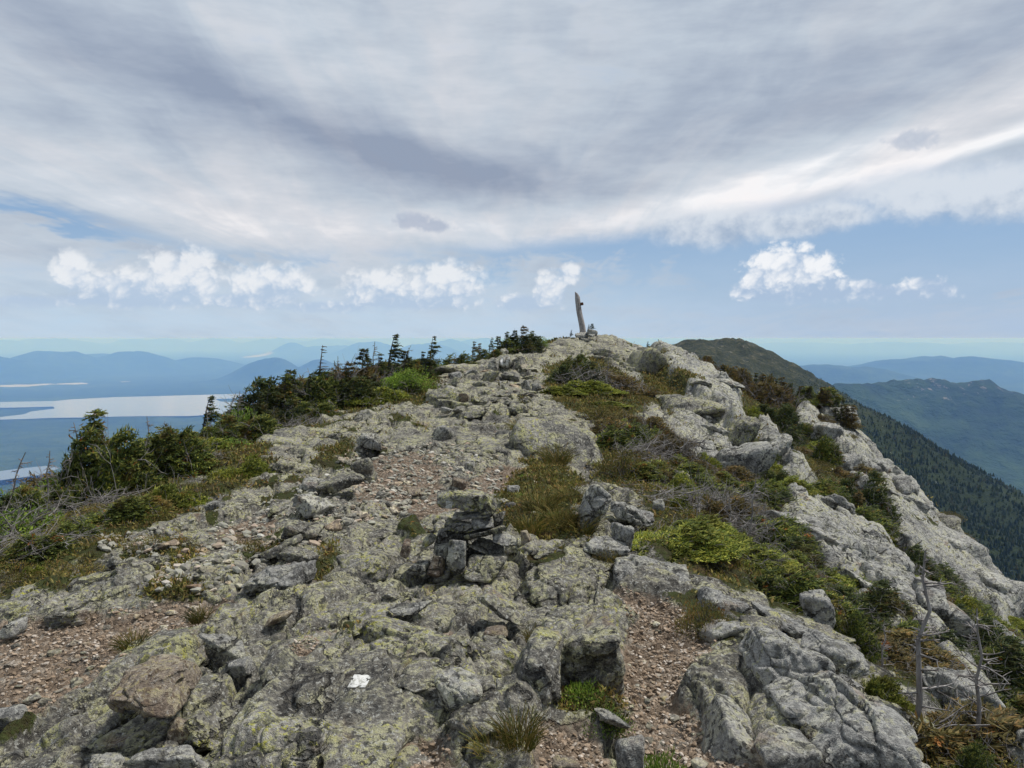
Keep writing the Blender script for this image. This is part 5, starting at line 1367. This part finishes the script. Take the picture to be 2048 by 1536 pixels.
# trees along the left rim, left to right
for kind, px, top, bot, t, lab in [
 ('dead2', 14, 905, 975, 8.5, 'thin leaning dead stem at the left frame edge over the lower lake'),
 ('dead1', 92, 902, 985, 8.5, 'bare grey stick rising from the thicket left of the spired krummholz'),
 ('tree2', 186, 822, 960, 9.5, 'spiky brown-topped spruce spire crowning the big krummholz on the left'),
 ('dead3', 160, 845, 950, 9.4, 'short bare stem left of the spiky spruce spire'),
 ('dead0', 296, 832, 900, 12, 'short dead snag with stubs right of the spruce spire'), ('dead3', 336, 842, 905, 12.2, 'broken grey snag pair in front of the lake'),
 ('flag1', 402, 793, 880, 14, 'small tattered spruce standing against the lake'), ('dead0', 414, 812, 880, 13.8, 'dead twiggy top right of the tattered lake spruce'),
 ('dead2', 450, 786, 860, 15, 'bent dead spruce at the right end of the lake'), ('dead1', 474, 782, 860, 15.2, 'thin dead pole right of the bent dead spruce'),
 ('flag0', 530, 764, 850, 16, 'tufted spruce with bare lower stem left of the thicket'), ('flag3', 510, 785, 850, 15.6, 'small ragged spruce left of the tufted one'),
 ('tree0', 580, 738, 830, 17, 'dense dark spruce cone left of the bare-topped spruce'), ('half', 638, 690, 830, 17.5, 'bare-topped spruce with a dense lower skirt'),
 ('dead0', 677, 712, 820, 18, 'branchy dead spruce right of the bare-topped one'), ('dead1', 705, 740, 815, 18, 'short grey dead spruce in the grey thicket'),
 ('tree0', 725, 696, 800, 19, 'slim dark pointed spruce in the rim row'), ('dead3', 737, 700, 800, 19, 'bare pole just right of the slim pointed spruce'),
 ('dead1', 744, 683, 800, 19.2, 'tall thin dead spire in the middle of the rim row'), ('flag2', 756, 706, 800, 19, 'half-bare spruce between dead spire and tall flagged spruce'),
 ('flag1', 774, 669, 800, 19.5, 'tallest flagged spruce of the rim row, branches swept right'), ('dead2', 806, 690, 795, 19.5, 'dead spruce with a curled top right of the tallest'),
 ('flag0', 815, 715, 795, 19.6, 'small swept spruce below the curled dead top'), ('flag3', 790, 720, 795, 19.5, 'low swept spruce under the tallest flagged spruce'),
 ('flag0', 858, 675, 780, 20.5, 'lone leaning flagged spruce above the bright bush'), ('flag2', 842, 702, 780, 20.4, 'companion spruce left of the lone leaning one'),
 ('dead2', 905, 705, 745, 23, 'low bare twig fan on the rim beyond the lone spruce'),
 ('flag2', 945, 682, 725, 26, 'small spruce where the rim climbs to the knoll'), ('tree1', 958, 688, 722, 26.5, 'brownish small spruce next up the rim'),
 ('flag3', 978, 676, 718, 27, 'slim spruce on the rim left of the knoll clump'), ('tree0', 995, 672, 712, 28, 'dark spruce at the left of the knoll clump'),
 ('tree2', 1012, 664, 708, 28.5, 'pointed spruce in the left half of the knoll clump'), ('tree0', 1028, 660, 705, 29, 'dark spruce in the middle of the knoll clump'),
 ('tree3', 1045, 653, 703, 29.3, 'highest brown-topped spruce of the knoll clump'), ('tree2', 1062, 662, 700, 29.6, 'green spruce at the right of the knoll clump'),
 ('tree0', 1078, 672, 698, 30, 'lowest spruce at the right end of the knoll clump'),
 ('tree0', 1183, 647, 668, 34.5, 'little dark spruce growing right behind the post foot'), ('flag0', 1174, 650, 668, 34.6, 'thin spruce tip beside the post foot'),
 ('flag1', 1158, 655, 676, 34, 'low spruce sprig left of the post foot'), ('flag3', 1140, 660, 678, 34, 'scraggy sprig at the left foot of the post mound'),
 ('flag0', 1292, 684, 720, 33, 'small dark spruce right of the knoll edge'), ('tree0', 1316, 690, 728, 33, 'second small dark spruce right of the knoll edge'),
 ('dead1', 1213, 694, 805, 19.5, 'flat-topped dead spruce standing over the knoll krummholz'),
 ('dead2', 1320, 805, 880, 14.5, 'white crooked dead stem above the middle heath'), ('dead3', 1302, 830, 890, 14.2, 'short white dead stick left of the crooked stem'), ('dead1', 1285, 800, 860, 15, 'leaning bleached stem near the mossy gully'),
 ('dead1', 1497, 948, 1130, None, 'tall bleached dead trunk in the grey spruce thicket'), ('dead3', 1462, 985, 1110, None, 'slimmer bleached trunk left of the tall dead one'), ('dead0', 1395, 970, 1070, None, 'dark broken stub in the grey spruce thicket'),
 ('dead3', 1460, 880, 930, None, 'dark stub at the edge of the great cracked slab'), ('dead1', 1487, 800, 850, None, 'dead pole behind the great cracked slab'), ('dead0', 1393, 705, 755, None, 'pale branchy dead spruce against the far peak'),
 ('dead0', 1838, 1100, 1445, None, 'tall dead spruce with few twigs on the steep right side'), ('dead3', 1958, 1215, 1510, None, 'thin dead spruce near the right frame edge'), ('dead1', 1935, 1240, 1400, None, 'short dead spruce behind the thin one on the right'),
 ('dead0', 1765, 1240, 1345, None, 'slim dead stem rising from green spruce below the ribs'), ('dead3', 1728, 1020, 1085, None, 'pair-like dead stem between two pale ribs'), ('tree3', 1712, 985, 1070, None, 'bushy spruce with a bare foot in the dark hollow'),
 ('dead3', 1952, 1180, 1260, None, 'bare stub on the skyline scrub at the right'), ('dead1', 1830, 1140, 1180, None, 'bare twig beside the undercut rib')]:
    stand(kind, px, top, bot, lab, t)

# thickets, mats and bushes
for kind, box, t, lab in [
 ('mat1', (80, 838, 310, 1000), 8.8, 'big rust-flecked krummholz mound under the spruce spire'), ('mat0', (225, 850, 430, 965), 9.6, 'orange-flecked krummholz slope right of the big mound'),
 ('bright0', (225, 955, 420, 1022), None, 'low bright green spruce mat at the turf edge'), ('mat1', (-40, 965, 130, 1040), 8.0, 'rust-tipped krummholz at the left frame edge'), ('bush1', (-40, 935, 80, 1005), 8.6, 'bright leafy bush at the left frame edge'),
 ('tangle0', (-40, 1010, 150, 1070), 7.2, 'heap of bleached branches below the rust-tipped krummholz'), ('tangle1', (90, 985, 260, 1030), 8, 'grey branch tangle under the big krummholz mound'), ('tangle2', (-20, 1060, 190, 1150), 6.2, 'bleached fallen branches around the dead stump'),
 ('bright1', (35, 1110, 110, 1160), None, 'small yellow-green spruce sprig beside the dead stump'), ('bush1', (370, 885, 510, 945), 11.5, 'light green leafy bush in the left thicket'),
 ('bright2', (420, 905, 545, 955), None, 'flat bright spruce mat right of the light green bush'), ('mat2', (330, 850, 480, 915), 12.5, 'olive krummholz behind the light green bush'), ('tangle0', (360, 930, 460, 965), 10.5, 'grey branch litter below the light green bush'),
 ('bush1', (425, 815, 535, 880), 15, 'pale leafy bush below the bent dead spruce'), ('dark0', (480, 790, 620, 880), 15.5, 'dark krummholz between pale bush and thicket'), ('tangle1', (455, 860, 560, 895), 14, 'grey twig tangle in front of the dark krummholz'),
 ('mat0', (550, 752, 700, 850), 16.8, 'orange-flecked spruce thicket under the bare-topped spruce'), ('dark1', (640, 742, 780, 835), 17.2, 'dark spruce thicket in the middle of the rim'), ('brown0', (650, 715, 790, 800), 18.5, 'grey half-dead spruce thicket in the rim row'),
 ('dark0', (700, 755, 860, 830), 17.6, 'dark low spruce in front of the bright bush'), ('tangle2', (690, 735, 800, 780), 18.8, 'grey twiggy dead crown behind the thicket'), ('bush0', (765, 733, 878, 815), 17.8, 'large bright green leafy bush at the saddle'),
 ('mat1', (560, 800, 680, 858), 15.8, 'low spruce fringe above the lichen dome'), ('tangle0', (560, 835, 660, 875), 14.8, 'grey branch fringe at the dome edge'), ('bush1', (835, 720, 900, 748), 21, 'green bush below the lone leaning spruce'),
 ('mat2', (870, 705, 970, 740), 24, 'low rusty spruce fringe on the rim'), ('mat1', (940, 695, 1010, 725), 26, 'orange-green spruce fringe below the knoll clump'), ('dark1', (985, 662, 1095, 706), 29, 'dark spruce mass of the knoll clump'), ('bush1', (1060, 672, 1100, 697), 30.5, 'green leafy end of the knoll clump'),
 ('dark0', (1080, 715, 1220, 812), 19.2, 'dark wind-combed krummholz below the knoll'), ('brown1', (1160, 735, 1315, 815), 19.4, 'grey-brown half of the krummholz below the knoll'), ('mat2', (1110, 705, 1200, 750), 20.5, 'green crest of the krummholz below the knoll'), ('tangle0', (1090, 740, 1230, 800), 18.8, 'combed grey branches through the knoll krummholz'),
 ('bright1', (1170, 815, 1260, 850), 16.5, 'bright low spruce under the knoll krummholz'), ('brown0', (1240, 820, 1350, 890), 14, 'brown twiggy thicket above the middle heath'), ('dark1', (1235, 845, 1300, 905), 13.5, 'small dark spruce clump in the brown thicket'),
 ('brown1', (1290, 855, 1420, 960), 11.8, 'grey-brown scrub left of the great cracked slab'), ('tangle1', (1300, 870, 1420, 930), 11.6, 'grey twigs in the scrub left of the great slab'), ('bright0', (1360, 880, 1440, 950), 12.2, 'green spruce at the foot of the great cracked slab'),
 ('heath0', (1185, 900, 1300, 985), 9.6, 'purple-brown heath bank behind the pale boulders'), ('heath1', (1260, 900, 1370, 975), 9.9, 'green heath bank right of the purple-brown one'), ('bright2', (1280, 940, 1400, 1010), 9.2, 'bright spruce mat on the heath bank'), ('heath0', (1340, 935, 1450, 1000), 10, 'olive heath above the grey thicket'),
 ('bright1', (1320, 985, 1390, 1050), 8.3, 'bright spruce beside the blocky pale boulder'), ('brown0', (1380, 975, 1530, 1090), 8.2, 'grey dead-twigged spruce thicket right of the pale boulders'), ('mat0', (1290, 1035, 1420, 1095), 7.6, 'spruce mat with orange tips over a dark hollow'), ('mat1', (1370, 1050, 1510, 1130), 7.4, 'green spruce mat below the grey thicket'),
 ('bright0', (1335, 1090, 1480, 1165), 6.9, 'bright low spruce at the lower edge of the thicket'), ('tangle0', (1420, 1040, 1560, 1130), 7.2, 'bleached branch tangle at the right of the thicket'), ('tangle1', (1470, 1110, 1570, 1195), 6.8, 'bleached twigs spilling down the thicket edge'), ('brown1', (1490, 1020, 1580, 1110), 7.8, 'brown scrub right of the bleached trunk'),
 ('tangle2', (1380, 960, 1520, 1050), 8.4, 'pale branches standing over the thicket'),
 ('heath0', (1340, 1200, 1470, 1268), None, 'small dark green bush on the rock beside the gravel path'), ('herb0', (1110, 1365, 1225, 1440), None, 'green leafy plants in the crevice left of the path'), ('herb0', (1150, 1420, 1270, 1480), None, 'green leafy plants around the grey crevice stone'),
 ('herb0', (1250, 1490, 1400, 1560), None, 'low green plants at the bottom edge of the path'), ('heath1', (1165, 1075, 1260, 1125), None, 'dark moss cushion under the low pale boulder'),
 ('bright2', (1540, 1110, 1620, 1180), None, 'yellow-green spruce above the stone pillar'), ('mat2', (1640, 1180, 1760, 1300), None, 'green spruce hanging below the stone pillar'), ('bright1', (1680, 1270, 1830, 1390), None, 'dense green spruce beneath the massive outcrop edge'), ('bright0', (1760, 1340, 1900, 1440), None, 'bright green spruce above the massive outcrop nose'),
 ('mat0', (1850, 1400, 1990, 1536), None, 'green and rust spruce at the lower right'), ('bright2', (1950, 1450, 2080, 1560), None, 'yellow-green spruce in the lower right corner'), ('mat1', (1880, 1280, 2010, 1390), None, 'spruce with orange flecks behind the thin dead spruce'), ('bright1', (1850, 1160, 1980, 1260), None, 'yellow-green scrub strip below the undercut rib'),
 ('bright0', (1960, 1240, 2080, 1350), None, 'green scrub at the right frame edge'), ('dark0', (1640, 930, 1790, 1060), None, 'dark spruce hollow between the ribs'), ('mat2', (1700, 1000, 1800, 1075), None, 'green spruce under the dark hollow'), ('dark1', (1500, 930, 1590, 1000), None, 'dark spruce right of the great slab foot'),
 ('mat0', (1590, 870, 1680, 930), None, 'olive scrub below the far shoulder crags'), ('dark1', (1500, 800, 1600, 870), 22, 'dark spruce belt left of the far shoulder'), ('brown0', (1430, 715, 1520, 775), 29, 'brown spruce belt on the skyline'), ('brown1', (1500, 750, 1620, 815), 28, 'brown-green spruce belt descending the skyline'),
 ('brown0', (1370, 700, 1440, 760), 30, 'brown spruce top of the skyline belt'), ('mat1', (1580, 770, 1680, 815), 28, 'low skyline spruce above the far shoulder'), ('bright1', (1460, 810, 1540, 860), 21, 'yellow-green scrub behind the great slab')]:
    spread(kind, box, lab, t)
# skyline belt of little spruces on the right
for k in range(34):
    px = 1335 + 370 * (k + gp.random()) / 34; sky_row = np.interp(px, [1330, 1430, 1560, 1650, 1720], [716, 748, 778, 800, 840])
    t = np.interp(px, [1330, 1700], [33, 27]); hgt = gp.uniform(22, 44)
    stand(('tree1', 'tree3', 'tree0', 'flag2')[k % 4], px, sky_row - hgt * .55, sky_row + 22, 'small brownish spruce of the skyline belt right of the knoll', t, 'skyline belt of spruces')
# scrub between the ribs of the steep side
def slope_scrub():
    n = 0
    while n < 150:
        px, py = gp.uniform(1420, 2060), gp.uniform(790, 1560)
        lim = np.interp(px, [1420, 1560, 1700, 1920, 2048], [790, 815, 885, 1065, 1215])
        low = np.interp(px, [1420, 1500, 1640, 1850, 1900, 2050], [960, 1140, 1270, 1400, 1560, 1560])
        if py < lim + 10 or py > low - 10: continue
        h_ = hit(px, py); _, g_, v_, _ = ground_height(np.array([h_[0]]), np.array([h_[1]]))
        if v_[0] < .35: continue
        kind = ('mat0', 'bright1', 'brown0', 'mat2', 'heath0', 'dark0', 'heath1', 'bright2', 'brown1', 'heath0')[gp.integers(10)]
        far = h_[1] > 13; low_ = py > 1200
        zone = 'in the upper scrub of the steep right side' if far else ('in the lower scrub at the bottom right' if low_ else 'between the pale ribs of the steep right side')
        look = {'mat': 'green rust-flecked spruce mat', 'bright': 'yellow-green spruce mat', 'brown': 'brown twiggy spruce mat', 'heath': 'low olive heath cushion', 'dark': 'dark spruce mat'}[kind.rstrip('0123456789')]
        plant(kind, on_ground(h_[0], h_[1]), gp.uniform(.35, .75) * (1.25 if far else .9), look + ' ' + zone, look + 's ' + zone, gp.uniform(-.5, .5))
        n += 1
slope_scrub()
# outer fringe that closes the rim on the left
for k in range(26):
    f = (k + gp.random()) / 26; y = 6.0 + 16 * f; x = -4.9 - gp.uniform(0, 1.6) + (1.8 * ss(np.array(f), .6, 1.0))
    kind = ('dark0', 'mat1', 'brown0', 'mat2')[k % 4]
    plant(kind, on_ground(float(x), y), gp.uniform(.6, .95), {'dark': 'dark', 'mat': 'olive', 'brown': 'brown twiggy'}[kind.rstrip('0123456789')] + ' krummholz clump of the left rim thicket', 'left rim thicket clumps', gp.uniform(-.4, .4))
# heath cushions and low spruce filling the hollows
def fill(poly, n, kinds, sc, zone):
    poly = np.array(poly, float); lo, hi = poly.min(0), poly.max(0); c = 0
    look = {'mat': 'rust-flecked spruce clump', 'bright': 'yellow-green spruce clump', 'brown': 'brown twiggy clump', 'heath': 'olive heath cushion', 'dark': 'dark spruce clump', 'tangle': 'bleached twig clump', 'herb': 'leafy green clump', 'bush': 'leafy green bush'}
    while c < n:
        px, py = gp.uniform(lo, hi)
        if poly_sdf(np.array([px]), np.array([py]), poly)[0] > 0: continue
        h_ = hit(px, py); k = kinds[gp.integers(len(kinds))]; lk = look[k.rstrip('0123456789')]
        s = gp.uniform(*sc)
        plant(k, on_ground(h_[0], h_[1]), (s, s, s * gp.uniform(.7, 1.2)), lk + ' ' + zone, lk + 's ' + zone, gp.uniform(-.6, .6)); c += 1
fill([(1090, 800), (1190, 735), (1270, 770), (1290, 800), (1260, 850), (1200, 850)], 14, ('heath0', 'heath1', 'brown0', 'mat0', 'bright1', 'heath0'), (.6, 1.1), 'on the bank below the knoll')
fill([(1210, 850), (1290, 840), (1410, 950), (1390, 1000), (1250, 910)], 20, ('heath0', 'heath1', 'brown1', 'mat2', 'bright0', 'tangle0'), (.45, .85), 'on the heath left of the great slab')
fill([(1200, 910), (1380, 930), (1520, 980), (1560, 1180), (1440, 1170), (1300, 1090), (1290, 1000)], 34, ('heath0', 'heath1', 'brown0', 'mat1', 'bright2', 'tangle1', 'bright0'), (.35, .7), 'in the thicket right of the pale boulders')
fill([(0, 1000), (240, 985), (420, 930), (540, 900), (460, 960), (330, 1040), (200, 1080), (0, 1150)], 26, ('heath0', 'heath1', 'bright1', 'herb0', 'heath0', 'mat0'), (.30, .62), 'in the turf below the left thicket')
fill([(0, 960), (200, 930), (420, 880), (560, 850), (520, 890), (420, 925), (240, 965), (0, 1000)], 22, ('mat0', 'bright0', 'mat2', 'bush1', 'brown0', 'bright2'), (.55, .95), 'along the front of the left thicket')
fill([(560, 840), (700, 815), (870, 790), (870, 760), (760, 770), (570, 800)], 16, ('mat0', 'bright0', 'mat1', 'brown1', 'bush1'), (.8, 1.2), 'along the front of the rim thicket')
fill([(560, 815), (640, 800), (760, 790), (860, 770), (850, 750), (700, 765), (570, 790)], 12, ('dark0', 'brown0', 'mat1', 'tangle2', 'brown1'), (1.1, 1.7), 'in the depth of the rim thicket')
fill([(90, 960), (300, 925), (440, 880), (540, 850), (520, 830), (300, 880), (100, 920)], 11, ('mat1', 'brown0', 'mat0', 'bright1', 'bright0'), (.6, .95), 'in the depth of the left thicket')
for k in range(16):
    px = 545 + 330 * (k + gp.random()) / 16; bot = float(np.interp(px, [540, 700, 880], [845, 812, 780])); h_px = gp.uniform(45, 95)
    kind = ('flag0', 'tree2', 'dead0', 'flag3', 'tree0', 'dead1', 'flag1', 'tree3')[k % 8]
    stand(kind, px, bot - h_px, bot, {'f': 'small flagged spruce', 't': 'small bushy spruce', 'd': 'small grey dead spruce'}[kind[0]] + ' rising from the rim thicket', float(np.interp(px, [540, 880], [16.5, 20])), 'small trees of the rim thicket')
fill([(60, 1060), (240, 1040), (400, 1040), (500, 1020), (520, 1100), (300, 1170), (120, 1190), (20, 1180)], 34, ('heath0', 'heath1', 'herb0', 'heath1', 'heath0'), (.20, .48), 'scattered over the stony turf on the left')
fill([(1010, 960), (1060, 935), (1130, 940), (1180, 1070), (1060, 1075)], 12, ('heath0', 'heath1', 'herb0'), (.25, .5), 'in the grassy hollow right of the cairn')
# grass tufts
for k, (px, py, w, lab) in enumerate([(425, 1500, 60, 'rusty grass tuft in the gap beside the yellow lichen block'), (1040, 1525, 62, 'tall brown-green grass tuft at the bottom centre'), (985, 1530, 60, 'brown grass tuft beside the lichen rock at the bottom edge'),
     (268, 1285, 40, 'brown grass tuft at the edge of the left gravel'), (150, 1180, 44, 'green grass tuft against the long pale slab'), (610, 1150, 36, 'brown grass tuft behind the flat-topped boulder'), (1065, 1300, 26, 'small green grass tuft on the knobby lichen block'),
     (1080, 900, 44, 'rusty grass strip below the large dome'), (1115, 925, 44, 'green grass clump at the foot of the large dome'), (1050, 870, 40, 'olive grass clump left of the large dome'), (1160, 1070, 50, 'green grass clump at the lower end of the hollow'),
     (1120, 1060, 50, 'yellow-green grass clump in the middle of the hollow'), (1080, 1040, 50, 'rust-green grass clump left in the hollow'), (1060, 1070, 44, 'short grass clump at the hollow edge by the cairn'), (1140, 1010, 44, 'tall grass clump under the tall pale boulder'), (400, 1235, 30, 'thin grass tuft beside the narrow lichen ledge')]):
    B = hit(px, py); s = w * B[1] / FPX / 2 / .10
    plant('tuft%d' % (k % 3), on_ground(B[0], B[1], .02), (s, s, s * .8 + .25), lab, None, gp.uniform(0, 6))

# ------------------------------------------------------------------ ground cover and far forest
def ground_cover():
    g = np.random.default_rng(21); P = []
    polys = [(p, 5200) for p in VEG[:1]] + [(VEG[1], 900), (VEG[2], 700), (VEG[3], 3600), (VEG[4], 3600), (VEG[5], 700), (VEG[6], 3600), (VEG[7], 1200), (VEG[8], 700), (VEG[10], 1200), (VEG[11], 400), (VEG[12], 400)]
    for pw, k in polys:
        lo, hi = pw.min(0), pw.max(0); q = g.uniform(lo - .15, hi + .15, (k * 3, 2)); P.append(q[poly_sdf(q[:, 0], q[:, 1], pw) < .12][:k])
    q = np.c_[g.uniform(1.5, 14, 26000), g.uniform(3, 34, 26000)]; P.append(q)      # steep side
    q = np.c_[g.uniform(-4.5, 2.5, 16000), g.uniform(2.6, 20, 16000)]; P.append(q)    # hollows of the plateau
    P = np.concatenate(P); z, gr, ve, pa = ground_height(P[:, 0], P[:, 1])
    ok = ve > .45; P, z = P[ok], z[ok]; n = len(P); r = np.hypot(P[:, 0], P[:, 1])
    s = .017 + .0027 * r
    k = 3
    B = np.repeat(np.c_[P, z], k, 0) + g.normal(0, 1, (n * k, 3)) * np.repeat(s, k)[:, None] * [.9, .9, .15]
    Dr = unit(g.normal(0, .8, (n * k, 3)) + [0, 0, .6]); L = np.repeat(s, k) * g.uniform(.6, 1.5, n * k)
    V, F = kites(B, Dr, L, L * g.uniform(.3, .55, n * k), g)
    print('cover', len(F))
    obj('ground_cover', mk_mesh('ground_cover', V, F, False, [M['heath']]), kind='stuff')
ground_cover()
def far_forest():
    g = np.random.default_rng(31); n = 62000
    az = g.uniform(.02, .72, n); r = np.exp(g.uniform(math.log(110), math.log(1300), n)) * 1.0
    x, y = r * np.sin(az), r * np.cos(az); z = far_height(x, y)
    line = ridge_height(x, y, CREST, 0, 0, .1)
    dens = ss(-z + fbm2(x / 60., y / 60., 3, 15) * 30, 25, 60)
    ok = (g.random(n) < dens * np.clip(r / 500, .2, 1)) & (z > -330); x, y, z, r = x[ok], y[ok], z[ok], r[ok]; n = len(x)
    h = g.uniform(1.5, 3.4, n) * np.clip((-z) / 70, .5, 1.25); w = h * g.uniform(.24, .36, n)
    a = np.arange(5) / 5 * 2 * np.pi
    ring = np.stack([np.cos(a)[None] * w[:, None] + x[:, None], np.sin(a)[None] * w[:, None] + y[:, None], np.repeat((z + h * .12)[:, None], 5, 1)], -1)
    tip = np.c_[x + g.normal(0, .15, n), y, z + h][:, None]
    V = np.concatenate([ring, tip], 1).reshape(-1, 3); i = np.arange(n)[:, None, None] * 6
    F = (i + np.array([[j, (j + 1) % 5, 5] for j in range(5)])[None]).reshape(-1, 3)
    m = new_mat('far_conifer'); rr = island()
    M['farc'] = finish(m, ramp(rr, [(0, (.018, .028, .013)), (.5, (.034, .050, .020)), (.85, (.050, .066, .026)), (1, (.080, .075, .035))]), .95)
    print('forest', n)
    obj('conifer_forest', mk_mesh('conifer_forest', V, F, False, [M['farc']]), kind='stuff')
far_forest()

# ------------------------------------------------------------------ haze
def build_haze():
    m = bpy.data.materials.new('haze_air'); m.use_nodes = True; t = m.node_tree; t.nodes.clear()
    v = t.nodes.new('ShaderNodeVolumePrincipled'); o = t.nodes.new('ShaderNodeOutputMaterial')
    v.inputs['Color'].default_value = HAZE_COLOR; v.inputs['Density'].default_value = HAZE_DENSITY; v.inputs['Absorption Color'].default_value = (1, 1, 1, 1); v.inputs['Anisotropy'].default_value = 0.0
    t.links.new(v.outputs[0], o.inputs['Volume'])
    s = 62000.0; z0, z1 = FLOOR - 80, HAZE_TOP
    V = [(-s, -s, z0), (s, -s, z0), (s, s, z0), (-s, s, z0), (-s, -s, z1), (s, -s, z1), (s, s, z1), (-s, s, z1)]
    me = mk_mesh('haze', V, np.array([(0, 3, 2, 1), (4, 5, 6, 7), (0, 1, 5, 4), (1, 2, 6, 5), (2, 3, 7, 6), (3, 0, 4, 7)]), False, [m])
    obj('haze', me, kind='stuff')
HAZE_COLOR = (0.20, 0.42, 1.0, 1); HAZE_DENSITY = 8.6e-5; HAZE_TOP = 5.0
build_haze()
